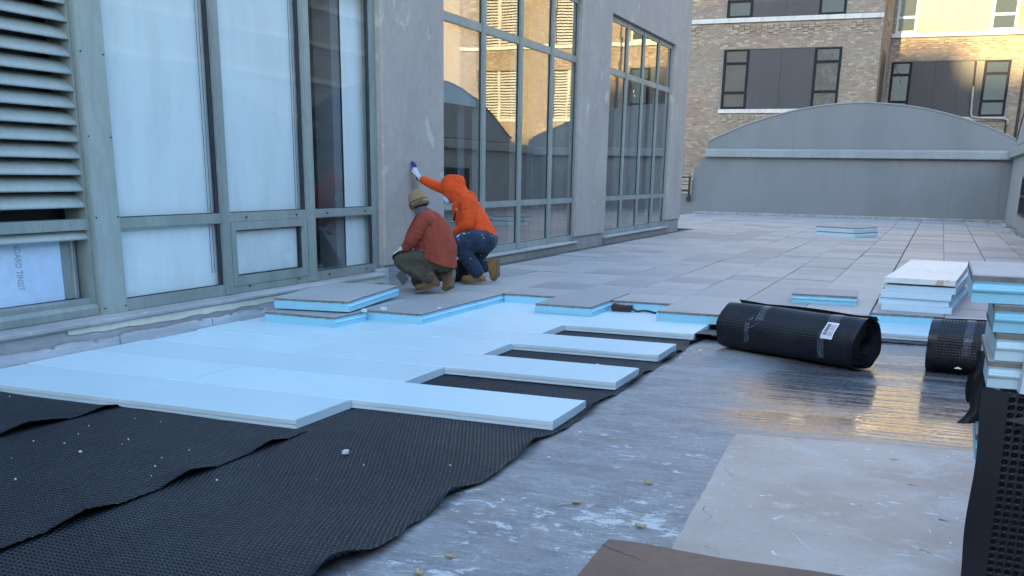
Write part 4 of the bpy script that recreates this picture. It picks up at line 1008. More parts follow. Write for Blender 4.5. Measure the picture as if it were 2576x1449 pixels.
# black mat hanging down in front of the right-hand stack
hang = tag(empty('hanging_mat', (0.4, 3.42, ROOF)), 'black dimpled mat standing upright in front of the stack at the right edge', 'drainage mat')
nz = 320; nxx = 210
Zg, Xg = np.meshgrid(np.linspace(-0.012, 0.800, nz), np.linspace(0, 0.52, nxx), indexing='ij')
yy = 3.435 + 0.014 * np.sin(Xg * 9 + 1) + 0.008 * np.sin(Zg * 9) + 0.02 * Xg
cu = (Xg - 0.075) / 0.0255; cv = Zg / 0.0255
D = np.clip(1.7 - np.sqrt(((cu % 1) - 0.5) ** 2 + ((cv % 1) - 0.5) ** 2) / 0.20, 0, 1) * np.clip((Xg - 0.072) / 0.002, 0, 1)
yy = yy + 0.014 * D
xg = 0.212 + Xg - 0.018 * Zg / 0.8 + 0.004 * np.sin(Zg * 14) * np.clip(1 - Xg / 0.1, 0, 1)
ztop = 0.785 - 0.015 * np.clip((Xg - 0.02) / 0.06, 0, 1)
zc = Zg * ztop / 0.800
o = link('hanging_sheet', grid_mesh('hanging_sheet', np.stack([xg, yy, zc], -1), M['mat']), hang); o.matrix_parent_inverse = Matrix.Translation(hang.location).inverted()
m = MB(); m.add([(0.262, 3.38, 0.700), (0.36, 3.36, 0.735), (0.46, 3.38, 0.775), (0.46, 3.36, 0.70), (0.36, 3.35, 0.692), (0.262, 3.383, 0.6985), (0.46, 3.43, 0.77), (0.46, 3.43, 0.70)], [(0, 1, 4, 5), (1, 2, 3, 4), (2, 6, 7, 3)])
ob = m.build('folded_corner', M['mat_flat'], hang); ob.matrix_parent_inverse = Matrix.Translation(hang.location).inverted()
tail = tag(empty('mat_strip', (0.2, 3.8, 0.55)), 'torn strip of black mat dangling from the left side of the paver stack', 'mat strip')
n = 14; t = np.linspace(0, 1, n)
Pz = np.zeros((n, 5, 3))
for i in range(n):
    for j in range(5):
        s_ = j / 4; wv = 0.03 + 0.045 * (1 - t[i]) * 0 + 0.035
        Pz[i, j] = (0.178 + 0.055 * s_ - 0.035 * max(0, t[i] - 0.80) / 0.2 * (1 - s_) + 0.006 * math.sin(t[i] * 9), 3.80 + 0.012 * math.sin(s_ * 5 + t[i] * 3), 0.842 - 0.255 * t[i] + 0.01 * s_)
o = link('strip', grid_mesh('strip', Pz, M['mat_flat']), tail); o.matrix_parent_inverse = Matrix.Translation(tail.location).inverted()
m = MB()
for k in range(12):
    a = k / 11; 
vs = []
for k in range(13):
    a = k / 12; wv = 0.022 * math.sin(a * math.pi) ** 0.7
    vs += [(0.170 - wv + 0.01 * math.sin(a * 3), 3.795 - 0.01, 0.775 - 0.11 * a), (0.172 + 0.004, 3.795, 0.775 - 0.11 * a)]
m.add(vs, [(2*k, 2*k+1, 2*k+3, 2*k+2) for k in range(12)]); ob = m.build('curled_tongue', M['mat_flat'], tail); ob.matrix_parent_inverse = Matrix.Translation(tail.location).inverted()

# ================================================================== SHEETS AND SMALL THINGS ON THE ROOF
pe0 = [(-0.915, 5.70), (0.36, 5.88), (0.46, 3.4), (0.6, 1.9), (-0.90, 2.2), (-0.84, 3.2), (-0.815, 3.72), (-0.86, 4.6), (-0.905, 5.3)]
pe = []
for i in range(len(pe0)):
    p, q = pe0[i], pe0[(i + 1) % len(pe0)]; n = max(2, int(math.hypot(q[0] - p[0], q[1] - p[1]) / 0.06))
    for k in range(n): pe.append((p[0] + (q[0] - p[0]) * k / n + rng.normal() * 0.0022, p[1] + (q[1] - p[1]) * k / n + rng.normal() * 0.0022))
m = MB(); m.prism(pe, 'z', ROOF + 0.0015, ROOF + 0.009); patch = tag(m.build('patch_sheet', M['patch']), 'flat pinkish beige sheet with white scuffs lying on the bare roof', 'sheet')
def streak(name, pts, mat, parent):
    vs = []; 
    for i, (x, y, w_) in enumerate(pts):
        q = pts[min(i + 1, len(pts) - 1)]; p = pts[max(i - 1, 0)]; d = Vector((q[0] - p[0], q[1] - p[1], 0)).normalized()
        vs += [(x - d.y * w_, y + d.x * w_, ROOF + 0.0096), (x + d.y * w_, y - d.x * w_, ROOF + 0.0096)]
    MB().add(vs, [(2*i, 2*i+2, 2*i+3, 2*i+1) for i in range(len(pts)-1)]).build(name, mat, parent)
def wander(x, y, a, n, s, w_, jit=0.28):
    pts = []
    for i in range(n):
        pts.append((x, y, w_ * (0.4 + 0.9 * rng.random()) * (1 - 0.8 * i / n))); x += math.cos(a) * s; y += math.sin(a) * s; a += rng.normal() * jit
    return pts
for x, y, a, n in ((-0.84, 4.95, -1.2, 9), (-0.80, 4.30, -1.7, 8), (-0.70, 3.80, -0.7, 4)):
    streak('crack', wander(x, y, a, n, 0.035, 0.0016), M['black_ink'], patch)
for x, y, a, n, w_, j in ((0.02, 5.35, -0.75, 9, 0.0022, 0.08), (-0.40, 4.1, -1.0, 9, 0.0018, 0.06), (0.06, 4.15, -0.75, 8, 0.007, 0.10), (0.09, 4.12, -0.7, 6, 0.005, 0.12), (0.0, 4.02, 0.2, 4, 0.006, 0.2), (-0.20, 5.42, 0.1, 3, 0.006, 0.3), (0.16, 4.9, 0.1, 3, 0.006, 0.3), (-0.05, 4.72, -0.1, 3, 0.008, 0.3), (-0.10, 4.68, -0.5, 3, 0.007, 0.3), (0.10, 4.62, 0.0, 3, 0.009, 0.3)):
    streak('white_scratch', wander(x, y, a, n, 0.030, w_, j), M['foam_white'], patch)
for x, y in ((-0.08, 5.50), (0.02, 5.05), (0.16, 4.55)):
    streak('dark_scuff', wander(x, y, rng.uniform(-0.3, 0.3), 4, 0.016, 0.008, 0.2), M['black_ink'], patch)
ce = [(-1.063, 3.69), (-0.95, 3.70), (-0.60, 3.668), (-0.27, 3.68), (0.0, 3.67), (0.3, 2.6), (-0.9, 2.3), (-1.045, 3.0), (-1.055, 3.3), (-1.066, 3.60)]
card = tag(empty('fibreboard_sheet', (-0.5, 3.2, ROOF)), 'brown fibreboard sheet with a cracked corner at the bottom of the view', 'sheet')
m = MB(); m.prism(ce, 'z', ROOF + 0.012, ROOF + 0.018); ob = m.build('board', M['card'], card); ob.matrix_parent_inverse = Matrix.Translation(card.location).inverted()
m = MB(); ck = [(-1.066, 3.615, 0.006), (-1.02, 3.585, 0.004), (-0.985, 3.57, 0.005), (-0.955, 3.548, 0.003), (-0.925, 3.545, 0.004), (-0.885, 3.515, 0.002), (-0.845, 3.508, 0.0008)]
vs = []
for x, y, w_ in ck: vs += [(x, y - w_, ROOF + 0.0186), (x, y + w_, ROOF + 0.0186)]
m.add(vs, [(2*i, 2*i+2, 2*i+3, 2*i+1) for i in range(len(ck)-1)]); ob = m.build('crack', M['black_ink'], card); ob.matrix_parent_inverse = Matrix.Translation(card.location).inverted()

# tape measure on the board
tm_ = tag(empty('tape_measure', (-2.90, 10.17, ZB), 0.1), 'black and red tape measure with a wrist strap in the notch between pavers', 'tape measure')
m = MB(); m.prism([(-0.10, 0.004), (0.09, 0.004), (0.115, 0.03), (0.10, 0.07), (0.05, 0.062), (-0.03, 0.07), (-0.085, 0.085), (-0.115, 0.05)], 'y', -0.035, 0.035); m.build('case', M['black_metal'], tm_)
m = MB(); m.prism([(-0.095, 0.055), (-0.05, 0.05), (0.0, 0.048), (0.09, 0.05), (0.11, 0.072), (0.05, 0.066), (-0.03, 0.074), (-0.085, 0.09)], 'y', -0.037, 0.037); m.build('grip', M['red_plastic'], tm_)
m = MB(); m.tube([(0.10, 0, 0.03), (0.16, -0.02, 0.012), (0.22, 0.0, 0.022), (0.28, -0.02, 0.02), (0.36, -0.05, 0.008)], 0.011, 6); m.build('strap', M['black_metal'], tm_)
# crumbs of foam
crumb_spots = [(-2.66, 4.33, 0.012, 0.022, 'white foam crumb as big as a thumb on the mat before the second board'), (-2.08, 4.35, 0.012, 0.007, 'tiny foam crumb on the mat under the long second-row board'),
    (-4.72, 8.42, 0.0, 0.035, 'white foam flake beside the crooked upper paver'), (-4.80, 8.20, 0.0, 0.035, 'pale foam flake on the terrace in front of the crooked paver'), (-4.30, 8.75, 0.0, 0.02, 'small pale flake on the paver near the notch'),
    (-1.72, 8.47, ROOF, 0.022, 'white foam crumb on the bare roof by the last board end'), (-1.79, 8.05, ROOF, 0.014, 'small white crumb at the mat edge before the last board'), (-1.74, 5.35, ROOF, 0.012, 'tiny crumb on the roof beside the mat edge'),
    (-1.72, 4.78, ROOF, 0.010, 'speck of foam on the roof beside the second board'), (-1.66, 4.02, ROOF, 0.010, 'white speck on the roof close to the wavy mat edge'), (-3.85, 3.75, 0.02, 0.010, 'white speck on the middle mat'), (-2.27, 7.35, 0.006, 0.016, 'white crumb on the mat in the gap between boards')]
for x, y, z, s, lab in crumb_spots:
    if z == 0.0: z = ZP
    m = MB(); r_ = random.Random(int(abs(x * 1000)))
    pts = [(r_.uniform(0.7, 1.1) * s * math.cos(a), r_.uniform(0.7, 1.1) * s * math.sin(a)) for a in np.linspace(0, 6.28, 7)[:-1]]
    m.prism([(p, q) for p, q in pts], 'z', 0.0, s * 0.7); o = m.build('foam_crumb', M['foam_white'], None, (x, y, z + 0.001)); tag(o, lab, 'foam crumb', 'crumbs of foam')
# loose white specks on the mats, too many to count
m = MB()
for i in range(26):
    x = rng.uniform(-5.6, -2.4); y = rng.uniform(3.0, 4.6) ; s = rng.uniform(0.001, 0.0026)
    zf = 0.022 if x < -4.45 else (0.017 if x < -3.15 else 0.018)
    m.box(x - s, y - s, zf - 0.004, x + s * rng.uniform(1, 2.5), y + s, zf + s)
tag(m.build('foam_specks', M['foam_white']), kind='stuff')
# dry leaves with their stalks
def leaf(x, y, rz, s, label):
    r = tag(empty('dry_leaf', (x, y, ROOF + 0.003), rz), label, 'leaf', 'dry leaves on the bare roof')
    n = 9; P = np.zeros((n, 3, 3))
    for i in range(n):
        t = i / (n - 1); w_ = s * 0.42 * math.sin(math.pi * min(1, t * 1.02)) ** 0.8
        P[i, 0] = (t * s, -w_, 0.006 + 0.004 * math.sin(t * 6)); P[i, 1] = (t * s, 0, 0.003 + 0.006 * t); P[i, 2] = (t * s, w_, 0.010 + 0.004 * math.cos(t * 5))
    link('blade', grid_mesh('blade', P, M['leaf']), r)
    MB().tube([(0, 0, 0.004), (-s * 0.6, s * 0.12, 0.003), (-s * 1.5, s * 0.05, 0.004)], [0.0016, 0.0022, 0.0014], 5).build('stalk', M['stem'], r)
leaf(-1.585, 3.27, 0.55, 0.045, 'dry yellow leaf with a long pale stalk near the wavy mat edge')
leaf(-1.36, 4.10, 0.9, 0.05, 'curled tan leaf between the mat and the beige sheet')
leaf(-1.02, 3.92, 0.3, 0.05, 'tan leaf on the bare roof close to the beige sheet edge')
leaf(-1.62, 3.08, 0.2, 0.04, 'pale flat leaf at the bottom of the view beside the mat')
leaf(-1.15, 4.55, 0.1, 0.05, 'brown and white curled leaf amid the flaking roof coating')
# ================================================================== PEOPLE
def sphere_mb(mb, c, r, n=14, k=9, F=None):
    """ellipsoid; r radius or (rx, ry, rz) in frame F (3 axes)"""
    c = Vector(c); r = (r, r, r) if not isinstance(r, (tuple, list)) else r
    F = F or (Vector((1, 0, 0)), Vector((0, 1, 0)), Vector((0, 0, 1)))
    vs = []
    for i in range(1, k):
        a = math.pi * i / k
        for j in range(n):
            b = 2 * math.pi * j / n
            q = (r[0] * math.sin(a) * math.cos(b), r[1] * math.sin(a) * math.sin(b), r[2] * math.cos(a))
            vs.append(c + F[0] * q[0] + F[1] * q[1] + F[2] * q[2])
    top = len(vs); vs.append(c + F[2] * r[2]); vs.append(c - F[2] * r[2])
    fs = []
    for i in range(k - 2):
        for j in range(n): fs.append((i*n+j, (i+1)*n+j, (i+1)*n+(j+1) % n, i*n+(j+1) % n))
    for j in range(n): fs.append((j, (j+1) % n, top)); fs.append(((k-2)*n+(j+1) % n, (k-2)*n+j, top+1))
    mb.add(vs, fs)
def capsule(mb, p0, r0, p1, r1, n=14, flat=1.0):
    p0 = Vector(p0); p1 = Vector(p1); L = (p1 - p0).length; t = (p1 - p0) / max(L, 1e-6)
    pts = []; rs = []
    for a in (-80, -55, -28): pts.append(p0 + t * r0 * math.sin(math.radians(a))); rs.append(r0 * math.cos(math.radians(a)))
    for s in (0, 0.33, 0.66, 1): pts.append(p0 + t * L * s); rs.append(r0 + (r1 - r0) * s)
    for a in (28, 55, 80): pts.append(p1 + t * r1 * math.sin(math.radians(a))); rs.append(r1 * math.cos(math.radians(a)))
    mb.tube(pts, rs, n)
tex_c = bpy.data.textures.new('fold_noise', 'CLOUDS'); tex_c.noise_scale = 0.085; tex_c.noise_depth = 2
tex_f = bpy.data.textures.new('fine_fold_noise', 'CLOUDS'); tex_f.noise_scale = 0.04; tex_f.noise_depth = 1
def organic(name, prims, mat, root, voxel=0.011, smooth=6, disp=0.0, tex=None, cut=None, parent=None, solid=0.0, folds=None):
    mb = MB()
    for p in prims:
        if p[0] == 'c': capsule(mb, *p[1:])
        else: sphere_mb(mb, *p[1:])
    me = mb.mesh('tmp', mat); o = bpy.data.objects.new('tmp', me); COL.objects.link(o)
    md = o.modifiers.new('r', 'REMESH'); md.mode = 'VOXEL'; md.voxel_size = voxel; md.use_smooth_shade = True
    md = o.modifiers.new('s', 'SMOOTH'); md.factor = 0.5; md.iterations = smooth
    if disp:
        md = o.modifiers.new('d', 'DISPLACE'); md.texture = tex or tex_c; md.texture_coords = 'GLOBAL'; md.strength = disp; md.mid_level = 0.5
        md = o.modifiers.new('d2', 'DISPLACE'); md.texture = tex_f; md.texture_coords = 'GLOBAL'; md.strength = disp * 0.5; md.mid_level = 0.5
        md = o.modifiers.new('s2', 'SMOOTH'); md.factor = 0.5; md.iterations = 1
    dg = bpy.context.evaluated_depsgraph_get(); me2 = bpy.data.meshes.new_from_object(o.evaluated_get(dg)); bpy.data.objects.remove(o); bpy.data.meshes.remove(me)
    me2.name = name
    if folds:
        nv = len(me2.vertices); co = np.zeros(nv * 3); no = np.zeros(nv * 3)
        me2.vertices.foreach_get('co', co); me2.vertices.foreach_get('normal', no); co = co.reshape(-1, 3); no = no.reshape(-1, 3)
        for (p0, p1, rad, lam, amp, seed) in folds:
            p0 = np.array(p0); p1 = np.array(p1); L = np.linalg.norm(p1 - p0); ax = (p1 - p0) / L
            q = co - p0; t = q @ ax; off = q - np.outer(t, ax); dist = np.linalg.norm(off, axis=1)
            e1 = np.cross(ax, [0.3, 0.5, 0.8]); e1 /= np.linalg.norm(e1); e2 = np.cross(ax, e1)
            ang = np.arctan2(off @ e2, off @ e1)
            win = np.clip(1 - np.maximum(0, np.abs(t / L - 0.5) * 2 - 0.55) / 0.45, 0, 1) * np.clip((rad - dist) / (0.3 * rad), 0, 1)
            ph = 2 * np.pi * t / lam + 1.5 * np.sin(ang + seed) + 0.9 * np.sin(2 * ang + seed * 2.3) + 0.7 * np.sin(t * 23 + seed)
            env = 0.45 + 0.55 * np.sin(ang * 1.0 + seed * 1.7 + t * 9)
            co = co + no * (win * amp * env * (np.abs(np.sin(ph * 0.5)) ** 0.7 - 0.6))[:, None]
        me2.vertices.foreach_set('co', co.reshape(-1)); me2.update()
    if cut:
        bm = bmesh.new(); bm.from_mesh(me2)
        for co, no in cut: bmesh.ops.bisect_plane(bm, geom=bm.verts[:] + bm.edges[:] + bm.faces[:], plane_co=co, plane_no=no, clear_outer=True)
        bm.to_mesh(me2); bm.free()
    if solid:
        o = bpy.data.objects.new('tmp', me2); COL.objects.link(o); md = o.modifiers.new('so', 'SOLIDIFY'); md.thickness = solid; md.offset = -1
        dg = bpy.context.evaluated_depsgraph_get(); me3 = bpy.data.meshes.new_from_object(o.evaluated_get(dg)); bpy.data.objects.remove(o); bpy.data.meshes.remove(me2); me2 = me3; me2.name = name
    me2.materials.clear(); me2.materials.append(mat)
    me2.polygons.foreach_set('use_smooth', np.ones(len(me2.polygons), dtype=bool))
    o = link(name, me2, parent or root)
    if parent is None: o.matrix_parent_inverse = Matrix.Translation(root.location).inverted()
    return o
def frame(fwd, up=(0, 0, 1)):
    f = Vector(fwd).normalized(); l = Vector(up).cross(f).normalized(); u = f.cross(l); return f, l, u
def lathe_mesh(name, prof, c, F, mat, n=36, wob=0.0):
    """revolve (r, h) profile about F[2] at c"""
    P = np.zeros((len(prof), n + 1, 3))
    for i, (r, h) in enumerate(prof):
        for j in range(n + 1):
            a = 2 * math.pi * j / n; rr = r * (1 + wob * math.sin(3 * a + h * 40) * 0.5 + wob * 0.4 * math.sin(7 * a))
            P[i, j] = Vector(c) + F[0] * (rr * 1.10 * math.cos(a)) + F[1] * (rr * 0.94 * math.sin(a)) + F[2] * h
    return grid_mesh(name, P, mat)
def boot(root, name, heel, ball, toe, ank, shaft_top, mat, sole_mat, sole_dir, r=0.05):
    """upper as one surface, sole as a plate under it; sole_dir points from the foot to the sole"""
    heel, ball, toe, ank, st = map(Vector, (heel, ball, toe, ank, shaft_top)); d = Vector(sole_dir).normalized()
    o = organic(name, [('c', st, 0.058, ank, 0.055), ('c', ank, 0.055, heel - d * 0.01, 0.048), ('c', heel - d * 0.012, 0.045, ball - d * 0.014, 0.050), ('c', ball - d * 0.012, 0.050, toe - d * 0.01, 0.040), ('c', ank, 0.05, ball - d * 0.03, 0.048)],
                mat, root, 0.008, 4, 0.006, tex_f)
    w = (toe - heel).cross(d).normalized()
    m = MB(); ax = [heel, heel * 0.6 + ball * 0.4, ball, toe]
    pts = []
    dirs = [(ball - heel).normalized(), (ball - heel).normalized(), (toe - heel).normalized(), (toe - ball).normalized()]
    outline = []
    wid = [(heel - dirs[0] * 0.045, 0.022), (heel - dirs[0] * 0.02, 0.038), (heel + (ball - heel) * 0.25, 0.040), (heel + (ball - heel) * 0.55, 0.036), (ball, 0.050), (ball + (toe - ball) * 0.6, 0.048), (toe + dirs[3] * 0.02, 0.036), (toe + dirs[3] * 0.040, 0.016)]
    vs = []; 
    for p, ww in wid:
        for off in (0.018, 0.036): vs += [p + w * ww * 1.04 + d * off, p - w * ww * 1.04 + d * off]
    fs = []
    for i in range(len(wid) - 1):
        a = i * 4; b = a + 4
        fs += [(a, b, b+2, a+2), (a+1, a+3, b+3, b+1), (a, a+1, b+1, b), (a+2, b+2, b+3, a+3)]
    fs += [(0, 2, 3, 1), ((len(wid)-1)*4, (len(wid)-1)*4+1, (len(wid)-1)*4+3, (len(wid)-1)*4+2)]
    m.add(vs, fs, 0, False); m.build('sole', sole_mat, o)
    return o

def hand(root, name, wrist, palm, fwd, side, normal, mat, curl=0.0, size=1.0, palm_mat=None, spread=1.0, thumb_side=1):
    """glove: palm, four fingers of different length and a thumb; fwd = finger direction, side = towards the thumb, normal = back of the hand"""
    f = Vector(fwd).normalized(); s = Vector(side).normalized(); n = Vector(normal).normalized(); w = Vector(wrist); p = Vector(palm); k = size
    pr = [('c', w, 0.031 * k, w * 0.5 + p * 0.5, 0.031 * k)]
    for q in (-0.024, -0.008, 0.008, 0.024): pr.append(('c', w * 0.55 + p * 0.45 + s * q * 0.6 * k, 0.017 * k, p + f * 0.035 * k + s * q * 1.25 * k, 0.0145 * k))
    lens = [0.062, 0.080, 0.088, 0.078]
    for i, q in enumerate((-0.031, -0.010, 0.011, 0.031)):
        b = p + f * 0.036 * k + s * q * k; L = lens[i] * k; sp = s * (q * 0.30 * spread)
        j1 = b + (f + sp / 0.06 * 0.3 - n * curl * 0.5).normalized() * L * 0.45
        j2 = j1 + (f * (1 - 0.3 * curl) - n * curl * 1.0).normalized() * L * 0.32
        j3 = j2 + (f * (1 - 0.7 * curl) - n * curl * 1.5).normalized() * L * 0.24
        pr += [('c', b, 0.0118 * k, j1, 0.0108 * k), ('c', j1, 0.0108 * k, j2, 0.0098 * k), ('c', j2, 0.0098 * k, j3, 0.0085 * k)]
    tb = w * 0.45 + p * 0.55 + s * 0.030 * k; t1 = tb + (f * 0.6 + s * 0.75 - n * 0.15).normalized() * 0.038 * k; t2 = t1 + (f * 0.9 + s * 0.35 - n * 0.2 * (1 + curl)).normalized() * 0.032 * k
    pr += [('c', tb, 0.017 * k, t1, 0.0125 * k), ('c', t1, 0.0125 * k, t2, 0.010 * k)]
    o = organic(name, pr, mat, root, 0.0042, 3)
    if palm_mat:                                        # rubber-dipped palm side and finger tips
        me = o.data; me.materials.append(palm_mat)
        for pl in me.polygons:
            c = pl.center; q = (Vector(c) - p)
            if pl.normal.dot(n) < -0.05 or q.dot(f) > 0.055 * k: pl.material_index = 1
    return o
def letters_on_cuff(s, c, F, r, h, size, a0, step, mat, parent, root):
    o = None; mb = MB()
    for i, chx in enumerate(s):
        if chx == ' ': continue
        me = text_mesh(chx, size, 'l', mat, 0.0008, 1.0, 'CENTER'); a = a0 + step * i
        rad = F[0] * (1.10 * math.cos(a)) + F[1] * (0.94 * math.sin(a)); tang = (-F[0] * 1.10 * math.sin(a) + F[1] * 0.94 * math.cos(a)).normalized()
        nrm = tang.cross(F[2]); 
        if nrm.dot(rad) < 0: nrm = -nrm
        org = Vector(c) + rad * r + F[2] * h
        xdir = F[2].cross(nrm).normalized()
        mb.add([org + xdir * v.co.x + F[2] * v.co.y + nrm * (v.co.z + 0.0022) for v in me.vertices], [tuple(q.vertices) for q in me.polygons])
        bpy.data.meshes.remove(me)
    return mb.build('cap_lettering', mat, parent)

# ---------------------------------------------------------------- person crouching in the rust-red fleece
A = tag(empty('person', (-4.95, 9.95, ZP)), 'crouching person in rust red fleece jacket, olive trousers and tan knit cap', 'person')
body1 = [('c', (-4.87, 9.95, .55), .11, (-4.92, 9.95, .72), .13), ('c', (-4.92, 9.95, .72), .13, (-4.99, 9.95, .88), .12), ('c', (-4.98, 9.84, .93), .06, (-5.14, 10.08, .93), .06), ('c', (-5.04, 9.95, .95), .06, (-5.12, 9.95, 1.06), .055),
  ('c', (-4.97, 9.82, .93), .05, (-5.097, 9.79, .735), .045), ('c', (-5.097, 9.79, .735), .042, (-5.23, 9.83, .607), .032), ('c', (-5.15, 10.12, .93), .05, (-5.33, 10.18, .73), .045), ('c', (-5.33, 10.18, .73), .042, (-5.335, 10.1, .61), .032),
  ('c', (-4.87, 9.90, .49), .08, (-5.27, 9.84, .482), .06), ('c', (-5.27, 9.84, .482), .055, (-4.915, 9.81, .31), .045), ('c', (-4.90, 10.03, .47), .08, (-5.25, 10.16, .25), .058), ('c', (-5.25, 10.16, .25), .052, (-4.875, 10.05, .355), .045)]
F1 = frame((-0.93, 0.22, -0.42))
H1 = Vector((-5.135, 9.95, 1.100))
body1 += [('e', H1, (.092, .074, .108), 16, 11, F1), ('e', H1 + F1[0] * .035 - F1[2] * .055, (.06, .052, .06), 14, 9, F1), ('c', H1 + F1[0] * .088 - F1[2] * .005, .011, H1 + F1[0] * .102 - F1[2] * .030, .014),
  ('e', H1 + F1[1] * .076 - F1[2] * .01 - F1[0] * .005, (.018, .01, .03), 10, 7, F1), ('e', H1 - F1[1] * .076 - F1[2] * .01 - F1[0] * .005, (.018, .01, .03), 10, 7, F1), ('c', H1 + F1[0] * .085 - F1[2] * .058 + F1[1] * .02, .009, H1 + F1[0] * .085 - F1[2] * .058 - F1[1] * .02, .009)]
organic('body', body1, M['skin'], A, 0.010, 4)
for sgn in (1, -1):
    mb = MB(); sphere_mb(mb, H1 + F1[0] * .083 + F1[1] * .03 * sgn + F1[2] * .012, 0.012); mb.build('eye', M['hair'], A).matrix_parent_inverse = Matrix.Translation(A.location).inverted()
organic('hair', [('e', H1 - F1[0] * .022 - F1[2] * .045, (.078, .078, .055), 14, 9, F1)], M['hair'], A, 0.008, 3, 0.006, tex_f)
hem_co = Vector((-4.935, 9.95, .515)); hem_no = Vector((-0.33, 0.0, -0.94))
jac = organic('jacket', [('c', (-4.87, 9.93, .44), .190, (-4.88, 9.94, .60), .185), ('c', (-4.865, 9.95, .60), .178, (-4.925, 9.95, .76), .180), ('c', (-4.925, 9.95, .76), .178, (-4.985, 9.95, .87), .150), ('c', (-4.985, 9.88, .90), .098, (-5.10, 10.05, .90), .10),
   ('c', (-4.97, 9.83, .925), .088, (-5.13, 10.08, .925), .088), ('c', (-5.0, 9.95, .92), .10, (-5.085, 9.95, 1.005), .066), ('e', (-5.02, 9.95, .66), (.16, .15, .16))],
   M['jacket'], A, 0.010, 5, 0.012, tex_c, [(hem_co, hem_no)], None, 0.010,
   folds=[((-5.02, 9.85, .66), (-4.72, 9.95, .84), .30, .085, 0.0096, 1.0), ((-4.88, 9.85, .42), (-4.90, 9.95, .64), .24, .075, 0.0072, 3.0), ((-5.0, 9.78, .95), (-4.95, 9.9, .72), .16, .06, 0.0072, 2.0)])
organic('collar', [('c', (-5.075, 9.93, 1.0), .072, (-5.095, 9.94, 1.025), .068)], M['collar_grey'], A, 0.008, 3, 0.008, tex_f, [(Vector((-5.095, 9.94, 1.035)), Vector((-0.35, 0.1, 0.93)))], None, 0.008)
organic('sleeve', [('c', (-4.985, 9.835, .925), .094, (-5.06, 9.79, .80), .080), ('c', (-5.06, 9.79, .80), .080, (-5.112, 9.775, .72), .074), ('c', (-5.112, 9.775, .72), .074, (-5.205, 9.815, .628), .060)], M['jacket'], A, 0.009, 4, 0.010, tex_c, [(Vector((-5.222, 9.825, .612)), Vector((-0.75, 0.25, -0.65)))], None, 0.007,
   folds=[((-5.03, 9.80, .86), (-5.112, 9.775, .70), .13, .050, 0.0108, .5), ((-5.10, 9.775, .73), (-5.22, 9.82, .61), .12, .042, 0.0096, 2.2)])
organic('sleeve', [('c', (-5.14, 10.09, .92), .09, (-5.33, 10.18, .74), .07), ('c', (-5.33, 10.18, .74), .07, (-5.335, 10.11, .635), .055)], M['jacket'], A, 0.011, 4, 0.02, tex_c)
organic('trousers', [('c', (-4.84, 9.91, .49), .115, (-5.06, 9.845, .505), .110), ('c', (-5.06, 9.84, .51), .112, (-5.275, 9.83, .485), .088), ('c', (-5.275, 9.83, .478), .086, (-5.10, 9.82, .385), .083), ('c', (-5.10, 9.82, .385), .083, (-4.925, 9.81, .315), .076),
   ('c', (-4.86, 10.02, .50), .125, (-5.07, 10.11, .36), .105), ('c', (-5.07, 10.11, .36), .105, (-5.25, 10.165, .248), .082), ('c', (-5.25, 10.165, .245), .078, (-4.90, 10.06, .345), .070), ('e', (-4.85, 9.95, .47), (.12, .13, .10)), ('c', (-5.16, 9.83, .43), .07, (-4.98, 9.82, .40), .085)],
   M['olive'], A, 0.009, 4, 0.010, tex_c, folds=[((-4.95, 9.86, .53), (-5.30, 9.83, .47), .16, .055, .018, .7), ((-5.25, 9.83, .45), (-4.92, 9.81, .32), .13, .048, .020, 2.1), ((-4.95, 10.03, .47), (-5.2, 10.15, .27), .15, .06, .016, 1.4)])
boot(A, 'boot', (-4.865, 9.815, .262), (-4.99, 9.80, .216), (-5.055, 9.792, .207), (-4.905, 9.81, .315), (-4.935, 9.812, .36), M['boot_old'], M['sole'], (-0.25, 0, -0.97))
b2 = boot(A, 'boot', (-4.775, 10.015, .375), (-4.79, 10.0, .235), (-4.825, 9.99, .207), (-4.85, 10.04, .35), (-4.91, 10.05, .35), M['boot_old'], M['sole'], (0.94, -0.22, -0.22))
m = MB(); T = Matrix.Translation((-4.738, 9.998, .355)) @ Matrix.Rotation(-0.18, 4, 'Z')
for i in range(3):
    for j in range(4): m.box(-0.004, -0.028 + i * 0.020, -0.03 + j * 0.018, 0.004, -0.011 + i * 0.020, -0.016 + j * 0.018, 0, T)
m.build('heel_tread', M['sole_pale'], b2)
hand(A, 'glove', (-5.222, 9.80, .618), (-5.292, 9.792, .592), (-0.72, 0.16, -0.60), (0.1, 0.9, 0.1), (-0.40, -0.30, 0.86), M['glove_cream'], 0.42, 1.05, M['glove_maroon'])
hand(A, 'glove', (-5.335, 10.10, .61), (-5.335, 10.04, .57), (0.0, -0.8, -0.5), (0.9, 0.0, 0.1), (-0.3, -0.3, 0.86), M['glove_cream'], 0.3, 1.0, M['glove_maroon'])
cap_c = H1 - F1[0] * 0.008
cap = link('knit_cap', lathe_mesh('knit_cap', [(0.088, -0.058), (0.100, -0.056), (0.104, -0.03), (0.104, 0.0), (0.101, 0.006), (0.097, 0.010), (0.098, 0.035), (0.094, 0.062), (0.083, 0.088), (0.060, 0.108), (0.030, 0.118), (0.001, 0.121)], cap_c, F1, M['beanie'], 40, 0.02), A)
cap.matrix_parent_inverse = Matrix.Translation(A.location).inverted()
link('cap_band', lathe_mesh('cap_band', [(0.1045, -0.006), (0.1062, -0.004), (0.1062, 0.001), (0.1035, 0.003)], cap_c, F1, M['black_ink'], 40, 0.02), cap)
link('cap_band', lathe_mesh('cap_band', [(0.1035, -0.046), (0.1058, -0.044), (0.1058, -0.041), (0.1045, -0.039)], cap_c, F1, M['black_ink'], 40, 0.02), cap)
letters_on_cuff('NEW YORK', cap_c, F1, 0.1065, -0.0355, 0.034, math.radians(48), math.radians(13.5), M['black_ink'], cap, A)
m = MB()
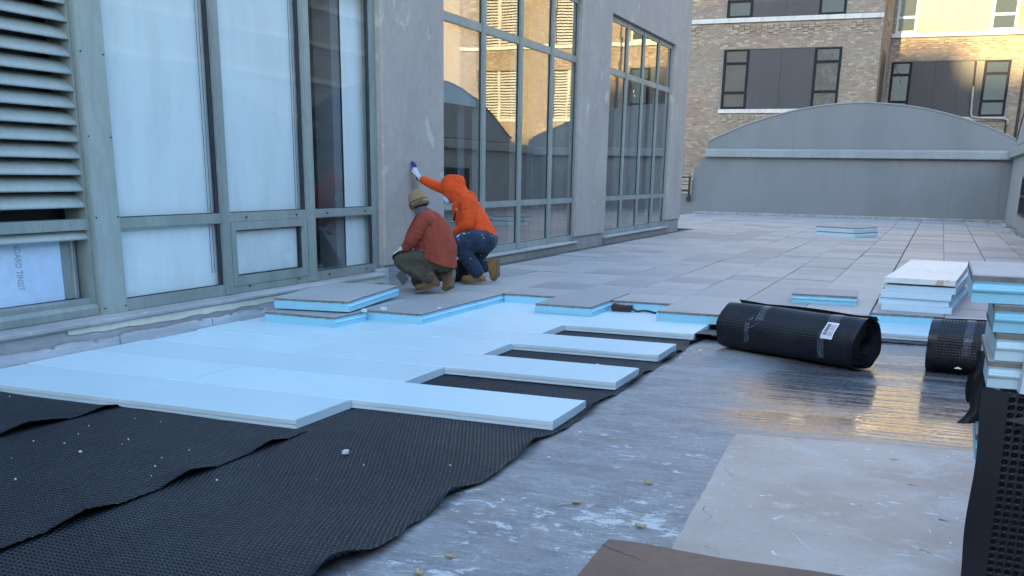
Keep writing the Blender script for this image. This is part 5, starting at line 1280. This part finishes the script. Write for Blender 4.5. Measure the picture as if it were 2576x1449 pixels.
m.add([(-5.035, 9.775, .50), (-5.0, 9.765, .505), (-5.0, 9.765, .475), (-5.035, 9.775, .47)], [(0, 1, 2, 3)])
# small marks on the clothes: trouser tag and jacket toggle
lab = MB(); lab.cbox(-0.018, -0.004, -0.013, 0.018, 0.004, 0.013, 0.002); o = lab.build('trouser_label', M['maroon_label'], A, None, None); o.matrix_parent_inverse = Matrix.Translation(A.location).inverted(); o.location = (-4.945, 9.748, .452); o.rotation_euler = (0.1, 0.5, 0.0)
tg = MB(); tg.cbox(-0.022, -0.006, -0.013, 0.022, 0.006, 0.013, 0.003); o = tg.build('toggle', M['steel'], A); o.matrix_parent_inverse = Matrix.Translation(A.location).inverted(); o.location = (-5.005, 9.772, .610); o.rotation_euler = (0, 0.1, -0.2)
lp = MB(); lp.tube([(-5.06 + 0.034 * math.cos(a) + 0.012, 9.775, .645 + 0.036 * math.sin(a)) for a in np.linspace(-0.9, 4.6, 16)], 0.005, 6); o = lp.build('cord_loop', M['jacket'], A); o.matrix_parent_inverse = Matrix.Translation(A.location).inverted()

# ---------------------------------------------------------------- person in the orange hooded sweatshirt
B = tag(empty('person', (-4.98, 11.1, ZP)), 'kneeling person in bright orange hoodie and paint spattered jeans, one gloved hand on the column', 'person')
F2 = frame((-0.72, -0.08, -0.69)); H2 = Vector((-5.285, 11.11, 1.222))
body2 = [('c', (-4.885, 11.1, .69), .125, (-4.975, 11.1, .84), .125), ('c', (-4.975, 11.1, .84), .125, (-5.09, 11.1, 1.02), .12), ('c', (-5.0, 10.95, 1.085), .06, (-5.27, 11.26, 1.17), .06), ('c', (-5.14, 11.1, 1.08), .06, (-5.25, 11.11, 1.18), .055),
  ('c', (-5.0, 10.94, 1.085), .05, (-4.963, 10.88, .84), .045), ('c', (-4.963, 10.88, .84), .042, (-5.16, 10.92, .725), .032), ('c', (-5.29, 11.27, 1.18), .05, (-5.66, 11.38, 1.255), .042), ('c', (-5.66, 11.38, 1.255), .042, (-5.87, 11.405, 1.330), .029),
  ('c', (-4.82, 11.0, .655), .09, (-5.04, 10.74, .645), .062), ('c', (-5.04, 10.74, .645), .055, (-4.87, 10.935, .285), .045), ('c', (-4.9, 11.18, .63), .09, (-5.22, 11.2, .24), .06), ('c', (-5.22, 11.2, .24), .052, (-4.9, 11.3, .345), .045),
  ('e', H2, (.092, .074, .108), 16, 11, F2), ('e', H2 + F2[0] * .035 - F2[2] * .055, (.06, .052, .06), 14, 9, F2), ('c', H2 + F2[0] * .088, .011, H2 + F2[0] * .102 - F2[2] * .028, .014)]
organic('body', body2, M['skin'], B, 0.010, 4)
for sgn in (1, -1):
    mb = MB(); sphere_mb(mb, H2 + F2[0] * .083 + F2[1] * .03 * sgn + F2[2] * .012, 0.012); mb.build('eye', M['hair'], B).matrix_parent_inverse = Matrix.Translation(B.location).inverted()
hd = organic('hoodie', [('c', (-4.875, 11.1, .69), .158, (-4.965, 11.1, .83), .160), ('c', (-4.965, 11.1, .83), .160, (-5.085, 11.1, 1.00), .158), ('c', (-5.02, 10.97, 1.06), .105, (-5.24, 11.23, 1.13), .105), ('c', (-5.10, 11.1, 1.08), .14, (-5.16, 11.1, 1.14), .11),
   ('c', (-5.075, 11.08, .84), .135, (-5.13, 11.08, 1.0), .135), ('c', (-5.0, 10.945, 1.075), .092, (-4.975, 10.89, .93), .080), ('c', (-4.975, 10.89, .93), .080, (-4.975, 10.88, .835), .074), ('c', (-4.975, 10.88, .835), .073, (-5.13, 10.915, .742), .055),
   ('c', (-5.27, 11.26, 1.165), .095, (-5.50, 11.34, 1.215), .068), ('c', (-5.50, 11.34, 1.215), .066, (-5.66, 11.38, 1.255), .060), ('c', (-5.66, 11.38, 1.255), .060, (-5.815, 11.398, 1.312), .050)],
   M['hoodie'], B, 0.010, 4, 0.010, tex_c, [(Vector((-4.80, 11.1, .655)), Vector((0.50, 0.0, -0.87))), (Vector((-5.825, 11.40, 1.314)), Vector((-0.93, 0.1, 0.34)))], None, 0.010,
   folds=[((-5.25, 11.25, 1.16), (-5.62, 11.37, 1.245), .13, .065, 0.0059, .4), ((-5.6, 11.36, 1.24), (-5.83, 11.40, 1.32), .10, .040, 0.0044, 1.9), ((-5.0, 10.92, 1.02), (-4.97, 10.88, .82), .13, .055, 0.0067, 1.1), ((-4.97, 10.88, .85), (-5.14, 10.92, .74), .12, .042, 0.0067, 2.6), ((-4.86, 11.05, .70), (-5.0, 11.05, .90), .24, .060, 0.0067, 3.3), ((-5.0, 11.0, 1.0), (-4.9, 11.05, .80), .2, .09, 0.0052, .2)])
hood = organic('hood', [('e', H2 + F2[2] * .022 - F2[0] * .01, (.130, .110, .140), 18, 12, F2), ('c', H2 + F2[2] * .085 - F2[0] * .045, .070, H2 - F2[0] * .10 + F2[2] * .0, .090), ('c', H2 - F2[0] * .045 - F2[2] * .03, .112, (-5.165, 11.10, 1.10), .120), ('c', H2 + F2[0] * .035 + F2[2] * .06, .085, H2 + F2[0] * .055 - F2[2] * .045, .088), ('c', (-5.17, 11.06, 1.17), .08, (-5.05, 11.08, 1.125), .08)],
   M['hoodie'], B, 0.009, 4, 0.012, tex_c, [(H2 + F2[0] * .100, F2[0] - F2[2] * 0.10)], None, 0.010,
   folds=[(tuple(H2 + F2[2] * .12), tuple(H2 - F2[2] * .10 - F2[0] * .06), .2, .060, 0.0059, .9), (tuple(H2 - F2[0] * .02), (-5.10, 11.05, 1.10), .2, .055, 0.0067, 2.4)])
organic('face_mask', [('e', H2 + F2[0] * .130 - F2[2] * .050, (.040, .072, .062), 14, 10, F2), ('c', H2 + F2[0] * .14 - F2[2] * .03, .018, H2 + F2[0] * .12 - F2[2] * .09, .018)], M['mask'], B, 0.007, 3, 0.006, tex_f)
organic('undershirt', [('c', (-4.86, 11.1, .665), .148, (-4.93, 11.1, .735), .150)], M['black_cloth'], B, 0.011, 4, 0.01, tex_c)
organic('jeans', [('c', (-4.825, 11.02, .640), .135, (-4.93, 10.88, .655), .125), ('c', (-4.93, 10.88, .655), .125, (-5.045, 10.76, .640), .098), ('c', (-5.045, 10.755, .630), .096, (-4.96, 10.85, .455), .088), ('c', (-4.96, 10.85, .455), .088, (-4.875, 10.93, .295), .080),
   ('c', (-4.89, 11.17, .62), .13, (-5.06, 11.19, .43), .112), ('c', (-5.06, 11.19, .43), .11, (-5.21, 11.2, .245), .088), ('c', (-5.21, 11.2, .24), .082, (-4.93, 11.29, .335), .070), ('e', (-4.84, 11.1, .65), (.135, .17, .13))],
   M['jeans'], B, 0.009, 4, 0.010, tex_c, folds=[((-4.85, 11.0, .65), (-5.05, 10.75, .63), .17, .06, 0.0099, .3), ((-5.03, 10.76, .60), (-4.87, 10.93, .30), .13, .050, .020, 1.7), ((-4.95, 11.18, .55), (-5.2, 11.2, .26), .15, .06, 0.0099, 2.0)])
organic('knee_pad', [('c', (-5.20, 11.08, .24), .085, (-5.16, 11.10, .34), .09)], M['black_cloth'], B, 0.010, 3, 0.01, tex_c)
boot(B, 'boot', (-4.822, 10.945, .225), (-4.955, 10.925, .207), (-5.03, 10.915, .206), (-4.868, 10.937, .29), (-4.878, 10.93, .34), M['boot'], M['sole'], (-0.06, 0, -1))
boot(B, 'boot', (-4.795, 11.30, .385), (-4.80, 11.30, .245), (-4.825, 11.295, .208), (-4.875, 11.30, .355), (-4.94, 11.295, .34), M['boot'], M['sole'], (0.96, -0.05, -0.2))
hand(B, 'glove', (-5.855, 11.403, 1.322), (-5.925, 11.425, 1.398), (-0.22, 0.02, 0.97), (-0.2, -0.97, 0.02), (0.96, -0.15, 0.2), M['glove_white'], 0.04, 1.02, M['glove_blue'])
hand(B, 'glove', (-5.165, 10.92, .722), (-5.215, 10.925, .700), (-0.9, 0.1, -0.3), (0.1, 0.9, 0.0), (-0.25, -0.2, 0.93), M['glove_white'], 0.25, 1.0, M['glove_blue'])
# washed-out maroon print on the chest of the hoodie
pr = MB(); T = Matrix.Translation((-5.196, 11.01, .930)) @ Matrix.Rotation(math.radians(20), 4, 'Y') @ Matrix.Rotation(math.radians(20), 4, 'Z')
pr.cbox(-0.008, -0.06, -0.09, 0.008, 0.05, 0.09, 0.003, 0, T)
o = pr.build('chest_print', M['maroon'], B); o.matrix_parent_inverse = Matrix.Translation(B.location).inverted()
pr = MB()
for z, h_, y0, y1 in ((0.065, 0.018, -0.061, -0.02), (-0.075, 0.012, -0.061, -0.02)):
    pr.box(-0.009, y0, z, 0.009, y1, z + h_, 0, T)
    pr.build('print_letter', M['label'], o); pr = MB()
o = organic('apron_string', [('c', (-4.80, 11.0, .775), .012, (-4.90, 10.955, .72), .016)], M['black_cloth'], B, 0.006, 2)

# thin wooden strip held against the column, and a steel trowel plate at its foot
st = MB(); st.cbox(-0.012, -0.030, 0, 0.012, 0.030, 0.62, 0.002)
tag(st.build('wooden_strip', M['wood'], None, (-5.945, 11.56, 0.72), (math.radians(9), 0.0, 0.10)), 'thin weathered wooden strip pressed upright on the column by the raised hand', 'wooden strip')
tr = MB(); tr.cbox(-0.075, -0.002, -0.062, 0.075, 0.002, 0.062, 0.001)
tag(tr.build('trowel_plate', M['steel'], None, (-5.585, 10.42, 0.245), (0.0, math.radians(45), math.radians(-12))), 'square grey steel plate standing on its corner in front of the crouching person', 'trowel')
